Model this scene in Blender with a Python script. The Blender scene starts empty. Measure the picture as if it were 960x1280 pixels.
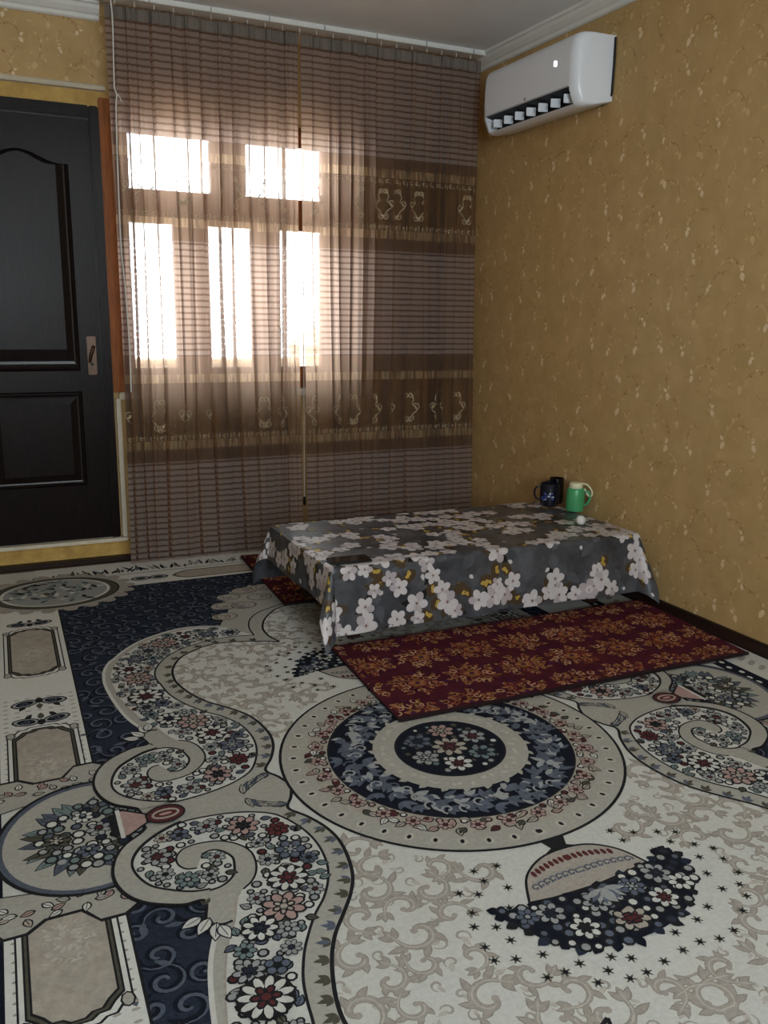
import bpy, bmesh, math, random
import numpy as np
from mathutils import Matrix, Vector

scene = bpy.context.scene
COL = scene.collection
PI = math.pi

# ------------------------------------------------------------------ camera
F_PX = 1088.2
YAW, PITCH, ROLL, EYE = 0.435541, 0.221658, 0.014905, 1.2
_cy, _sy, _cp, _sp = math.cos(YAW), math.sin(YAW), math.cos(PITCH), math.sin(PITCH)
FWD = Vector((_sy * _cp, _cy * _cp, -_sp))
RGT0 = Vector((_cy, -_sy, 0))
UP0 = RGT0.cross(FWD)
RGT = math.cos(ROLL) * RGT0 + math.sin(ROLL) * UP0
UPV = -math.sin(ROLL) * RGT0 + math.cos(ROLL) * UP0
cam_d = bpy.data.cameras.new('camera')
cam_d.sensor_fit = 'HORIZONTAL'
cam_d.sensor_width = 36.0
cam_d.lens = 36.0 * F_PX / 960.0
cam_d.clip_start = 0.02
cam = bpy.data.objects.new('camera', cam_d)
COL.objects.link(cam)
m = Matrix.Identity(4)
for i in range(3):
    m[i][0] = RGT[i]; m[i][1] = UPV[i]; m[i][2] = -FWD[i]
m[0][3], m[1][3], m[2][3] = 0, 0, EYE
cam.matrix_world = m
scene.camera = cam


def ray(x, y):
    return RGT * ((x - 480) / F_PX) - UPV * ((y - 640) / F_PX) + FWD


def on_floor(x, y, z=0.0):
    d = ray(x, y)
    t = (z - EYE) / d.z
    return d.x * t, d.y * t


# ------------------------------------------------------------------ light
scene.view_settings.view_transform = 'Standard'
scene.view_settings.look = 'None'
scene.view_settings.gamma = 1.0
scene.view_settings.use_curve_mapping = False
scene.view_settings.exposure = 1.2
scene.cycles.max_bounces = 8
scene.cycles.diffuse_bounces = 5
scene.cycles.glossy_bounces = 4
scene.cycles.transmission_bounces = 6
scene.cycles.transparent_max_bounces = 24
scene.cycles.use_denoising = True
scene.cycles.sample_clamp_indirect = 6.0

world = bpy.data.worlds.new('sky')
scene.world = world
world.use_nodes = True
bg = world.node_tree.nodes['Background']
bg.inputs['Color'].default_value = (0.88, 0.95, 1.0, 1)      # even overcast sky
bg.inputs['Strength'].default_value = 9.0

XR, XL = 2.54, -1.70          # right and left wall
YB, YF = 4.41, -2.10          # back wall (door, window) and the wall behind the camera
ZC = 2.53                     # ceiling
WX0, WX1, WZ0, WZ1 = 0.665, 1.86, 0.82, 2.12     # window in the back wall
RX0, RX1, RZ0, RZ1 = -0.9, 0.8, 0.85, 2.08       # window behind the camera


def portal(name, loc, sx, sy, rot):
    ld = bpy.data.lights.new(name, 'AREA')
    ld.shape = 'RECTANGLE'; ld.size = sx; ld.size_y = sy
    ld.cycles.is_portal = True
    o = bpy.data.objects.new(name, ld)
    COL.objects.link(o)
    o.location = loc; o.rotation_euler = rot
    return o


portal('daylight_portal', ((WX0 + WX1) / 2, YB + 0.36, (WZ0 + WZ1) / 2), WX1 - WX0, WZ1 - WZ0, (-PI / 2, 0, 0))
portal('daylight_portal', ((RX0 + RX1) / 2, YF - 0.21, (RZ0 + RZ1) / 2), RX1 - RX0, RZ1 - RZ0, (PI / 2, 0, 0))


# ------------------------------------------------------------------ materials
def lin(c):
    c = c / 255.0
    return c / 12.92 if c <= 0.04045 else ((c + 0.055) / 1.055) ** 2.4


def rgb(r, g, b):
    return (lin(r), lin(g), lin(b), 1.0)


def mat(name, col, rough=0.7, noise=0.0, nscale=20.0, bump=0.0, bscale=200.0, spec=0.3, metal=0.0, stretch=(1, 1, 1), col2=None, coat=0.0):
    """Principled material with procedural colour mottling and fine relief."""
    mt = bpy.data.materials.new(name)
    mt.use_nodes = True
    nt = mt.node_tree
    b = nt.nodes['Principled BSDF']
    b.inputs['Base Color'].default_value = col
    b.inputs['Roughness'].default_value = rough
    b.inputs['Specular IOR Level'].default_value = spec
    b.inputs['Metallic'].default_value = metal
    b.inputs['Coat Weight'].default_value = coat
    tc = nt.nodes.new('ShaderNodeTexCoord')
    mp = nt.nodes.new('ShaderNodeMapping')
    mp.inputs['Scale'].default_value = stretch
    nt.links.new(tc.outputs['Object'], mp.inputs['Vector'])
    if noise > 0 or col2:
        n = nt.nodes.new('ShaderNodeTexNoise')
        n.inputs['Scale'].default_value = nscale
        n.inputs['Detail'].default_value = 5
        n.inputs['Roughness'].default_value = 0.65
        nt.links.new(mp.outputs['Vector'], n.inputs['Vector'])
        r = nt.nodes.new('ShaderNodeValToRGB')
        r.color_ramp.elements[0].position = 0.32
        r.color_ramp.elements[1].position = 0.68
        if col2:
            r.color_ramp.elements[0].color = col2
            r.color_ramp.elements[1].color = col
        else:
            r.color_ramp.elements[0].color = tuple(c * (1 - noise) for c in col[:3]) + (1,)
            r.color_ramp.elements[1].color = tuple(min(1, c * (1 + noise)) for c in col[:3]) + (1,)
        nt.links.new(n.outputs['Fac'], r.inputs['Fac'])
        nt.links.new(r.outputs['Color'], b.inputs['Base Color'])
    if bump > 0:
        n2 = nt.nodes.new('ShaderNodeTexNoise')
        n2.inputs['Scale'].default_value = bscale
        n2.inputs['Detail'].default_value = 3
        nt.links.new(mp.outputs['Vector'], n2.inputs['Vector'])
        bp = nt.nodes.new('ShaderNodeBump')
        bp.inputs['Strength'].default_value = bump
        bp.inputs['Distance'].default_value = 0.004
        nt.links.new(n2.outputs['Fac'], bp.inputs['Height'])
        nt.links.new(bp.outputs['Normal'], b.inputs['Normal'])
    return mt


M = {}
M['wallpaper'] = mat('wallpaper_ochre', rgb(194, 163, 113), 0.6, col2=rgb(180, 150, 99), nscale=9, bump=0.25, bscale=160, spec=0.25)
M['leaf_cream'] = mat('wallpaper_leaf_cream', rgb(220, 200, 162), 0.5, noise=0.1, nscale=60)
M['leaf_gold'] = mat('wallpaper_leaf_gold', rgb(208, 178, 128), 0.5, noise=0.1, nscale=60)
M['vine_brown'] = mat('wallpaper_vine', rgb(164, 128, 78), 0.6)
M['vine_light'] = mat('wallpaper_vine_light', rgb(206, 174, 122), 0.6)
M['ceiling'] = mat('ceiling_paint', rgb(236, 240, 243), 0.8, noise=0.03, nscale=4)
M['white_trim'] = mat('white_trim_paint', rgb(225, 226, 222), 0.5, noise=0.03, nscale=15)
M['cream_trim'] = mat('cream_trim_paint', rgb(214, 206, 186), 0.5, noise=0.08, nscale=15)
M['plaster'] = mat('grey_plaster', rgb(150, 148, 140), 0.9, noise=0.08, nscale=8)
M['dark_wood'] = mat('dark_brown_skirting', rgb(40, 24, 18), 0.5, noise=0.2, nscale=12, stretch=(6, 1, 6))
M['floor'] = mat('dark_floorboards', rgb(66, 48, 36), 0.5, noise=0.15, nscale=10)
M['varnish'] = mat('orange_varnished_wood', rgb(146, 84, 36), 0.45, noise=0.3, nscale=14, stretch=(6, 6, 0.6), spec=0.2)
M['door_wood'] = mat('dark_stained_oak', rgb(32, 24, 22), 0.30, col2=rgb(17, 12, 11), nscale=16, stretch=(9, 9, 0.6), bump=0.15, bscale=40, spec=0.13)
M['door_groove'] = mat('door_moulding', rgb(24, 19, 20), 0.3, spec=0.5)
M['handle_metal'] = mat('bronze_handle_metal', rgb(86, 70, 60), 0.35, metal=0.9, noise=0.1, nscale=30)
M['plinth'] = mat('worn_threshold_paper', rgb(204, 170, 98), 0.7, col2=rgb(172, 136, 72), nscale=14)
M['ac_white'] = mat('ac_white_plastic', rgb(232, 238, 246), 0.22, noise=0.01, nscale=5, spec=0.5)
M['ac_dark'] = mat('ac_dark_outlet', rgb(20, 22, 30), 0.5)
M['ac_grey'] = mat('ac_grey_plastic', rgb(150, 150, 150), 0.5)
M['rubber'] = mat('black_cable', rgb(28, 26, 26), 0.5)


def glass_mat():
    mt = bpy.data.materials.new('window_glass')
    mt.use_nodes = True
    nt = mt.node_tree
    nt.nodes.clear()
    out = nt.nodes.new('ShaderNodeOutputMaterial')
    mx = nt.nodes.new('ShaderNodeMixShader')
    tr = nt.nodes.new('ShaderNodeBsdfTransparent')
    tr.inputs['Color'].default_value = (0.96, 0.97, 0.97, 1)
    gl = nt.nodes.new('ShaderNodeBsdfGlossy')
    gl.inputs['Roughness'].default_value = 0.03
    lw = nt.nodes.new('ShaderNodeFresnel')
    lw.inputs['IOR'].default_value = 1.45
    nt.links.new(lw.outputs[0], mx.inputs[0])
    nt.links.new(tr.outputs[0], mx.inputs[1])
    nt.links.new(gl.outputs[0], mx.inputs[2])
    nt.links.new(mx.outputs[0], out.inputs[0])
    return mt


M['glass'] = glass_mat()


# ------------------------------------------------------------------ mesh helpers
class MB:
    """Collects polygons (with a material slot each) and links them as one mesh object."""
    def __init__(self):
        self.v, self.f, self.mi, self.mats = [], [], [], []

    def slot(self, mt):
        if mt not in self.mats:
            self.mats.append(mt)
        return self.mats.index(mt)

    def poly(self, pts, mt):
        n = len(self.v)
        self.v.extend(pts)
        self.f.append(list(range(n, n + len(pts))))
        self.mi.append(self.slot(mt))

    def raw(self, verts, faces, mt):
        n = len(self.v)
        s = self.slot(mt)
        self.v.extend(verts)
        for f in faces:
            self.f.append([i + n for i in f])
            self.mi.append(s)

    def box(self, x0, x1, y0, y1, z0, z1, mt, bev=0.0):
        if bev <= 0:
            vs = [(x, y, z) for z in (z0, z1) for y in (y0, y1) for x in (x0, x1)]
            fs = [(0, 2, 3, 1), (4, 5, 7, 6), (0, 1, 5, 4), (2, 6, 7, 3), (0, 4, 6, 2), (1, 3, 7, 5)]
            self.raw(vs, fs, mt)
            return
        bm = bmesh.new()
        bmesh.ops.create_cube(bm, size=1)
        for v in bm.verts:
            v.co = Vector(((x0 + x1) / 2 + v.co.x * (x1 - x0), (y0 + y1) / 2 + v.co.y * (y1 - y0), (z0 + z1) / 2 + v.co.z * (z1 - z0)))
        bmesh.ops.bevel(bm, geom=bm.edges[:], offset=bev, segments=2, affect='EDGES')
        self.bm(bm, mt)

    def bm(self, bm, mt):
        bm.verts.ensure_lookup_table()
        bm.verts.index_update()
        self.raw([tuple(v.co) for v in bm.verts], [[v.index for v in f.verts] for f in bm.faces], mt)
        bm.free()

    def lathe(self, prof, c, mt, n=28):
        vs, fs = [], []
        for r, z in prof:
            for k in range(n):
                a = 2 * PI * k / n
                vs.append((c[0] + r * math.cos(a), c[1] + r * math.sin(a), c[2] + z))
        for i in range(len(prof) - 1):
            for k in range(n):
                a, b = i * n + k, i * n + (k + 1) % n
                fs.append((a, b, b + n, a + n))
        if prof[0][0] > 1e-6:
            fs.append(list(range(n - 1, -1, -1)))
        if prof[-1][0] > 1e-6:
            fs.append([(len(prof) - 1) * n + k for k in range(n)])
        self.raw(vs, fs, mt)

    def tube(self, path, r, mt, n=8, sq=1.0):
        P = [Vector(p) for p in path]
        vs, fs = [], []
        prev = None
        for i, p in enumerate(P):
            t = (P[min(i + 1, len(P) - 1)] - P[max(i - 1, 0)]).normalized()
            if prev is None:
                a = Vector((0, 0, 1)) if abs(t.z) < 0.9 else Vector((1, 0, 0))
                nrm = (a - t * a.dot(t)).normalized()
            else:
                nrm = (prev - t * prev.dot(t)).normalized()
            prev = nrm
            bn = t.cross(nrm)
            rr = r[i] if isinstance(r, (list, tuple)) else r
            for k in range(n):
                a = 2 * PI * k / n
                vs.append(tuple(p + nrm * (math.cos(a) * rr) + bn * (math.sin(a) * rr * sq)))
        for i in range(len(P) - 1):
            for k in range(n):
                a, b = i * n + k, i * n + (k + 1) % n
                fs.append((a, b, b + n, a + n))
        fs.append(list(range(n - 1, -1, -1)))
        fs.append([(len(P) - 1) * n + k for k in range(n)])
        self.raw(vs, fs, mt)

    def build(self, name, parent=None, smooth=False, label=None, cat=None, group=None, kind=None, uv=None):
        me = bpy.data.meshes.new(name)
        me.from_pydata(self.v, [], self.f)
        for mt in self.mats:
            me.materials.append(mt)
        me.polygons.foreach_set('material_index', self.mi)
        if smooth:
            me.polygons.foreach_set('use_smooth', [True] * len(me.polygons))
        if uv is not None:
            lay = me.uv_layers.new(name='fabric')
            for lp in me.loops:
                lay.data[lp.index].uv = uv[lp.vertex_index]
        me.update()
        if smooth:
            bm = bmesh.new(); bm.from_mesh(me)
            for e in bm.edges:
                if len(e.link_faces) == 2 and e.calc_face_angle(0) > 0.7:
                    e.smooth = False
            bm.to_mesh(me); bm.free()
        o = bpy.data.objects.new(name, me)
        COL.objects.link(o)
        if parent:
            o.parent = parent
        tag(o, label, cat, group, kind)
        return o


def tag(o, label=None, cat=None, group=None, kind=None):
    if label: o['label'] = label
    if cat: o['category'] = cat
    if group: o['group'] = group
    if kind: o['kind'] = kind
    return o


def empty(name, label, cat, loc=(0, 0, 0), group=None, kind=None):
    o = bpy.data.objects.new(name, None)
    o.empty_display_size = 0.05
    COL.objects.link(o)
    o.location = loc
    tag(o, label, cat, group, kind)
    return o


# ------------------------------------------------------------------ flat drawing helpers (2D shapes laid on cloth, paper or pile)
def smooth_path(pts, n=6, closed=False):
    """Catmull-Rom through the points."""
    P = [np.array(p, float) for p in pts]
    out = []
    N = len(P)
    rng = range(N if closed else N - 1)
    for i in rng:
        p0 = P[(i - 1) % N] if closed or i > 0 else P[0]
        p1, p2 = P[i], P[(i + 1) % N]
        p3 = P[(i + 2) % N] if closed or i + 2 < N else P[-1]
        for k in range(n):
            t = k / n
            q = 0.5 * (2 * p1 + (p2 - p0) * t + (2 * p0 - 5 * p1 + 4 * p2 - p3) * t * t + (3 * p1 - p0 - 3 * p2 + p3) * t ** 3)
            out.append((q[0], q[1]))
    if not closed:
        out.append(tuple(P[-1]))
    return out


def ell(cx, cy, rx, ry, ang=0.0, n=12):
    c, s = math.cos(ang), math.sin(ang)
    out = []
    for k in range(n):
        a = 2 * PI * k / n
        x, y = rx * math.cos(a), ry * math.sin(a)
        out.append((cx + x * c - y * s, cy + x * s + y * c))
    return out


def leaf_pts(x, y, L, w, ang, n=5):
    """Pointed leaf that starts at x, y and runs along ang."""
    c, s = math.cos(ang), math.sin(ang)
    up = [(L * k / n, w * math.sin(PI * (k / n) ** 0.8)) for k in range(n + 1)]
    pts = up + [(a, -b) for a, b in reversed(up[1:-1])]
    return [(x + a * c - b * s, y + a * s + b * c) for a, b in pts]


def spiral_pts(x, y, r0, r1, a0, turns, n=18):
    out = []
    for k in range(n + 1):
        t = k / n
        r = r0 + (r1 - r0) * t
        a = a0 + turns * 2 * PI * t
        out.append((x + r * math.cos(a), y + r * math.sin(a)))
    return out


def inside(p, poly):
    x, y = p
    c = False
    j = len(poly) - 1
    for i in range(len(poly)):
        xi, yi = poly[i]; xj, yj = poly[j]
        if (yi > y) != (yj > y) and x < (xj - xi) * (y - yi) / (yj - yi) + xi:
            c = not c
        j = i
    return c


class Draw:
    """Draws 2D shapes into an MB through fmap(x, y, layer) -> 3D point."""
    def __init__(self, mb, fmap):
        Draw.made = getattr(Draw, 'made', 0) + 1
        self.mb, self.count = mb, Draw.made * 11
        self.raw_map = fmap
        self.jit = 0.0

    def fmap(self, x, y, layer):
        return self.raw_map(x, y, layer + self.jit)

    def step(self):
        # every printed shape sits a hair higher or lower than its neighbours, so that no two faces coincide
        self.count += 1
        self.jit = (self.count * 7 % 29) * .006

    def fill(self, pts, layer, mt):
        self.step()
        a = sum(pts[i - 1][0] * pts[i][1] - pts[i][0] * pts[i - 1][1] for i in range(len(pts)))
        if a < 0:
            pts = pts[::-1]
        P = [self.fmap(x, y, layer) for x, y in pts]
        if getattr(self, 'flip', False):
            P = P[::-1]
        self.mb.poly(P, mt)

    def stroke(self, path, w, layer, mt, taper=False):
        self.step()
        n = len(path)
        L, R = [], []
        for i, (x, y) in enumerate(path):
            x0, y0 = path[max(i - 1, 0)]
            x1, y1 = path[min(i + 1, n - 1)]
            dx, dy = x1 - x0, y1 - y0
            d = math.hypot(dx, dy) or 1.0
            ww = w[i] if isinstance(w, (list, tuple)) else w
            if taper:
                t = i / (n - 1)
                ww = ww * (0.35 + 0.65 * math.sin(PI * min(1, 0.15 + t * 0.85)))
            nx, ny = -dy / d * ww / 2, dx / d * ww / 2
            L.append((x + nx, y + ny)); R.append((x - nx, y - ny))
        V = [self.fmap(x, y, layer) for x, y in L] + [self.fmap(x, y, layer) for x, y in R]
        F = [(i + n, i + n + 1, i + 1, i) for i in range(n - 1)]
        if getattr(self, 'flip', False):
            F = [f[::-1] for f in F]
        self.mb.raw(V, F, mt)


def poisson(x0, x1, y0, y1, d, rng, ok=None, tries=4000):
    pts = []
    for _ in range(tries):
        p = (rng.uniform(x0, x1), rng.uniform(y0, y1))
        if ok and not ok(p):
            continue
        if all((p[0] - q[0]) ** 2 + (p[1] - q[1]) ** 2 > d * d for q in pts):
            pts.append(p)
    return pts


def smooth3d(pts, n=5):
    P = [Vector(p) for p in pts]
    out = []
    for i in range(len(P) - 1):
        p0, p1, p2, p3 = P[max(i - 1, 0)], P[i], P[i + 1], P[min(i + 2, len(P) - 1)]
        for k in range(n):
            t = k / n
            out.append(0.5 * (2 * p1 + (p2 - p0) * t + (2 * p0 - 5 * p1 + 4 * p2 - p3) * t * t + (3 * p1 - p0 - 3 * p2 + p3) * t ** 3))
    out.append(P[-1])
    return [tuple(p) for p in out]


# ------------------------------------------------------------------ room shell
def wall_with_hole(name, axis_y0, axis_y1, xa, xb, z0, z1, hx0, hx1, hz0, hz1, mt):
    b = MB()
    b.box(xa, hx0, axis_y0, axis_y1, z0, z1, mt)
    b.box(hx1, xb, axis_y0, axis_y1, z0, z1, mt)
    b.box(hx0, hx1, axis_y0, axis_y1, z0, hz0, mt)
    b.box(hx0, hx1, axis_y0, axis_y1, hz1, z1, mt)
    return b.build(name, kind='structure', label='ochre leaf wallpapered wall')


b = MB(); b.box(XL, XR, YF, YB, -0.12, 0, M['floor'])
floor = b.build('floor', kind='structure', label='dark brown board floor under the carpet')
b = MB(); b.box(XL - .2, XR + .2, YF - .2, YB + .35, ZC, ZC + 0.12, M['ceiling'])
b.build('ceiling', kind='structure', label='plain pale grey painted ceiling')
b = MB(); b.box(XR, XR + .2, YF - .2, YB + .35, -0.12, ZC, M['wallpaper'])
wall_right = b.build('wall_right', kind='structure', label='ochre wallpapered wall with cream leaf sprigs behind the air conditioner')
b = MB(); b.box(XL - .2, XL, YF - .2, YB + .35, -0.12, ZC, M['wallpaper'])
wall_left = b.build('wall_left', kind='structure', label='ochre wallpapered wall')
wall_back = wall_with_hole('wall_back', YB, YB + .35, XL, XR, -0.12, ZC, WX0, WX1, WZ0, WZ1, M['wallpaper'])
wall_back['label'] = 'ochre wallpapered wall around the door and behind the curtain'
wall_front = wall_with_hole('wall_front', YF - .2, YF, XL, XR, -0.12, ZC, RX0, RX1, RZ0, RZ1, M['wallpaper'])


# wallpaper print: leaf sprigs on fine vines
def wallpaper_print(parent, fmap, xa, xb, za, zb, seed, flip=False, ok=None):
    rng = random.Random(seed)
    mb = MB()
    d = Draw(mb, fmap); d.flip = flip
    def sprig(x, y, s):
        a = rng.uniform(0.9, 2.2)
        # vine
        vx, vy, va = x, y, a + rng.uniform(-.4, .4)
        path = [(vx, vy)]
        turn = rng.choice((-1, 1)) * rng.uniform(.12, .3)
        for k in range(9):
            vx += math.cos(va) * .017 * s; vy += math.sin(va) * .017 * s; va += turn
            path.append((vx, vy))
        d.stroke(path, .0032, 1, rng.choice((M['vine_brown'], M['vine_brown'], M['vine_light'])), taper=True)
        for k in (3, 5, 7):
            px, py = path[k]
            d.fill(leaf_pts(px, py, rng.uniform(.014, .026) * s, .0055 * s, va + rng.uniform(-1.8, 1.8)), 1.5, rng.choice((M['vine_light'], M['leaf_gold'], M['vine_brown'])))
        # main hanging leaf pair
        la = -PI / 2 + rng.uniform(-.6, .6)
        big = rng.random()
        mtl = M['leaf_cream'] if big < .55 else M['leaf_gold']
        d.fill(leaf_pts(x, y, .036 * s, .0115 * s, la, 6), 2, mtl)
        if big < .6:
            d.fill(leaf_pts(x + .004, y + .004, .026 * s, .008 * s, la + rng.choice((-1, 1)) * rng.uniform(1.0, 2.4), 6), 2.2, mtl)
        if big < .3:
            d.fill(leaf_pts(x, y + .012, .02 * s, .007 * s, la + PI + rng.uniform(-.5, .5), 6), 2.4, M['leaf_gold'])
    for p in poisson(xa, xb, za, zb, .105, rng, ok, 8000):
        sprig(p[0], p[1], rng.uniform(.6, 1.0))
    for p in poisson(xa, xb, za, zb, .055, rng, ok, 6000):      # small filler tendrils
        a0 = rng.uniform(0, 2 * PI)
        d.stroke(spiral_pts(p[0], p[1], .006, .02, a0, rng.choice((-.5, .5)), 7), .0028, .6, rng.choice((M['vine_brown'], M['vine_light'])), taper=True)
        if rng.random() < .4:
            d.fill(leaf_pts(p[0], p[1], rng.uniform(.01, .018), .004, rng.uniform(0, 6.28)), .8, rng.choice((M['leaf_gold'], M['vine_light'])))
    return mb.build('wallpaper_print', parent, kind='stuff')


wallpaper_print(wall_right, lambda x, y, l: (XR - .0003 - .0002 * l, x, y), 0.6, YB, .06, 2.45, 5, flip=True)
wallpaper_print(wall_back, lambda x, y, l: (x, YB - .0003 - .0002 * l, y), -0.3, .70, 2.1, 2.45, 8)

# skirting, cornices, mouldings
b = MB()
b.box(XR - .022, XR, YF, YB - .05, 0, .052, M['dark_wood'], .004)
b.build('baseboard_right', kind='structure', label='low dark brown skirting board along the wallpapered wall')


def profile_strip(name, prof, path_fn, t0, t1, mt, label):
    b = MB()
    n = len(prof)
    vs = [path_fn(t, a, c) for t in (t0, t1) for a, c in prof]
    fs = [(i, (i + 1) % n, n + (i + 1) % n, n + i) for i in range(n)]
    fs += [list(range(n - 1, -1, -1)), [n + i for i in range(n)]]
    b.raw(vs, fs, mt)
    o = b.build(name, kind='structure', label=label)
    bm = bmesh.new(); bm.from_mesh(o.data); bmesh.ops.recalc_face_normals(bm, faces=bm.faces); bm.to_mesh(o.data); bm.free()
    return o


corn = [(0, 0), (.055, 0), (.055, -.012), (.046, -.016), (.04, -.03), (.026, -.046), (.016, -.052), (.016, -.066), (.008, -.072), (0, -.072)]
profile_strip('trim_1', corn, lambda t, a, c: (XR - a, t, ZC + c), YF, YB, M['white_trim'], 'white ceiling cornice above the air conditioner')
profile_strip('trim_2', corn, lambda t, a, c: (t, YB - a, ZC + c), XL, .615, M['white_trim'], 'white ceiling cornice above the door')
mould = [(0, 0), (.018, .002), (.024, .01), (.018, .02), (.008, .026), (0, .028)]
profile_strip('trim_3', mould, lambda t, a, c: (t, YB - a, 2.17 + c), XL, .625, M['cream_trim'], 'thin cream picture rail above the dark door')
b = MB(); b.box(.60, .622, YB - .03, YB + .02, .10, .79, M['cream_trim'], .003)
b.build('trim_4', kind='structure', label='narrow cream upright strip between door and curtain')
b = MB(); b.box(.615, 1.95, YB - .045, YB + .14, .785, .82, M['cream_trim'], .006)
b.build('trim_5', kind='structure', label='cream window sill behind the curtain')
b = MB(); b.box(.59, .66, YB - .03, YB + .10, .82, 2.14, M['varnish'], .006)
b.build('trim_6', kind='structure', label='orange varnished wooden post between door and window')
b = MB(); b.box(XL, .66, YB - .008, YB + .02, 2.10, 2.165, M['plinth'], .002)
b.build('trim_7', kind='structure', label='papered header strip directly over the dark door')

# raised threshold under the door
b = MB()
b.box(-.40, .635, YB - .05, YB + .1, .0, .085, M['plinth'], .006)
b.box(-.40, .622, YB - .055, YB + .1, .085, .102, M['cream_trim'], .004)
b.build('door_sill', kind='structure', label='worn raised threshold step below the dark door')
b = MB(); b.box(XL, .66, YB - .10, YB - .05, 0, .018, M['dark_wood'], .004)
b.build('baseboard_back', kind='structure', label='low dark strip along the foot of the door step')

# ------------------------------------------------------------------ door
door = empty('door_1', 'dark stained panel door with arched upper panel and bronze handle plate', 'door', (.235, YB, .10), kind='structure')


def rel(o, parent):
    """Parent keeping the world position of geometry that was written in world coordinates."""
    o.parent = parent
    if parent.parent is None:
        o.matrix_parent_inverse = Matrix.Translation(parent.location).inverted()
    return o


DX0, DX1, DZ0, DZ1 = -.075, .545, .102, 2.045
b = MB(); b.box(DX1 + .001, DX1 + .045, YB - .03, YB + .06, DZ0, 2.102, M['door_wood'], .006)
rel(b.build('door_casing'), door)
b = MB(); b.box(DX0 - .045, DX0 - .003, YB - .03, YB + .06, DZ0, 2.102, M['door_wood'], .006)
rel(b.build('door_casing'), door)
b = MB(); b.box(DX0 - .003, DX1 + .003, YB - .03, YB + .06, DZ1 + .004, 2.102, M['door_wood'], .006)
rel(b.build('door_casing'), door)
b = MB(); b.box(DX0, DX1, YB - .014, YB + .02, DZ0, DZ1, M['door_wood'], .004)
leaf_o = rel(b.build('door_leaf'), door)
b = MB(); b.box(DX0 - .02, DX1 + .02, YB - .008, YB + .01, DZ0, 2.09, M['door_groove'])
rel(b.build('rebate'), door)


def door_panel(outline, name):
    """Raised field inside a sunk moulding."""
    cx = sum(p[0] for p in outline) / len(outline); cz = sum(p[1] for p in outline) / len(outline)
    def off(k):
        w = max(p[0] for p in outline) - min(p[0] for p in outline); h = max(p[1] for p in outline) - min(p[1] for p in outline)
        return [(cx + (x - cx) * (1 - 2 * k / w), cz + (z - cz) * (1 - 2 * k / h)) for x, z in outline]
    rings = [(off(-.012), .000), (off(-.006), .010), (off(0), .012), (off(.007), .003), (off(.014), .001), (off(.045), .010), (off(.05), .010)]
    mb = MB()
    n = len(outline)
    vs = [(x, YB - .014 - h, z) for pts, h in rings for x, z in pts]
    fs = []
    for r in range(len(rings) - 1):
        for i in range(n):
            fs.append((r * n + i, r * n + (i + 1) % n, (r + 1) * n + (i + 1) % n, (r + 1) * n + i))
    mb.raw(vs, fs[:2 * n], M['door_wood'])
    mb.raw(vs, fs[2 * n:4 * n], M['door_groove'])
    mb.raw(vs, fs[4 * n:], M['door_wood'])
    mb.raw(vs, [[(len(rings) - 1) * n + i for i in range(n)]], M['door_wood'])
    o = mb.build(name)
    bm = bmesh.new(); bm.from_mesh(o.data); bmesh.ops.remove_doubles(bm, verts=bm.verts, dist=1e-6); bmesh.ops.recalc_face_normals(bm, faces=bm.faces)
    if sum(f.normal.y * f.calc_area() for f in bm.faces) > 0:
        bmesh.ops.reverse_faces(bm, faces=bm.faces)
    bm.to_mesh(o.data); bm.free()
    return rel(o, door)


PC = (DX0 + DX1) / 2
arch = [(PC - .20, .945), (PC + .20, .945), (PC + .20, 1.845)]
for k in range(1, 20):
    t = 1 - 2 * k / 20
    s = abs(t)
    z = 1.845 + .05 * (0.5 + 0.5 * math.cos(PI * min(1, s / .85)))
    arch.append((PC + .20 * t, z))
arch.append((PC - .20, 1.845))
door_panel(arch, 'upper_panel')
door_panel([(PC - .20, .385), (PC + .20, .385), (PC + .20, .815), (PC - .20, .815)], 'lower_panel')
b = MB(); b.box(.481, .522, YB - .021, YB - .013, .905, 1.085, M['handle_metal'], .003)
hp = rel(b.build('handle_plate', label='bronze handle plate'), door)
b = MB()
b.tube([(.508, YB - .02, 1.035), (.508, YB - .045, 1.035), (.505, YB - .055, 1.03), (.498, YB - .056, 1.012), (.492, YB - .054, .99), (.488, YB - .05, .965)], [.009, .008, .008, .0075, .007, .006], M['handle_metal'], 8)
rel(b.build('lever', smooth=True, label='curved bronze lever'), hp)
b = MB(); b.lathe([(.0, .0), (.008, 0), (.008, .004), (0, .004)], (0, 0, 0), M['ac_dark'], 12)
ko = b.build('keyhole'); ko.rotation_euler = (PI / 2, 0, 0); ko.location = (.50, YB - .0205, .955); ko.parent = hp

# ------------------------------------------------------------------ window in the back wall
win = empty('window_1', 'orange varnished wooden window with small panes behind the curtain', 'window', (1.26, YB + .1, WZ0), kind='structure')
FY0, FY1 = YB + .06, YB + .12
panes = [(.725, 1.118, 1.775, 2.025), (1.295, 1.70, 1.775, 2.025), (.715, .925, .93, 1.622), (1.098, 1.320, .93, 1.622), (1.468, 1.70, .93, 1.622)]
xs = sorted({WX0, WX1} | {p[0] for p in panes} | {p[1] for p in panes})
def fbox(name, x0, x1, z0, z1, bev=.005, y0=FY0, y1=FY1):
    b = MB(); b.box(x0, x1, y0, y1, z0, z1, M['varnish'], bev)
    return rel(b.build(name), win)
fbox('bottom_rail', WX0, WX1, WZ0, .93)
fbox('transom_rail', WX0, WX1, 1.622, 1.775)
fbox('top_rail', WX0, WX1, 2.025, WZ1)
for x0, x1 in ((WX0, .715), (.925, 1.098), (1.32, 1.468), (1.70, WX1)):
    fbox('stile', x0, x1, .93, 1.622)
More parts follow.
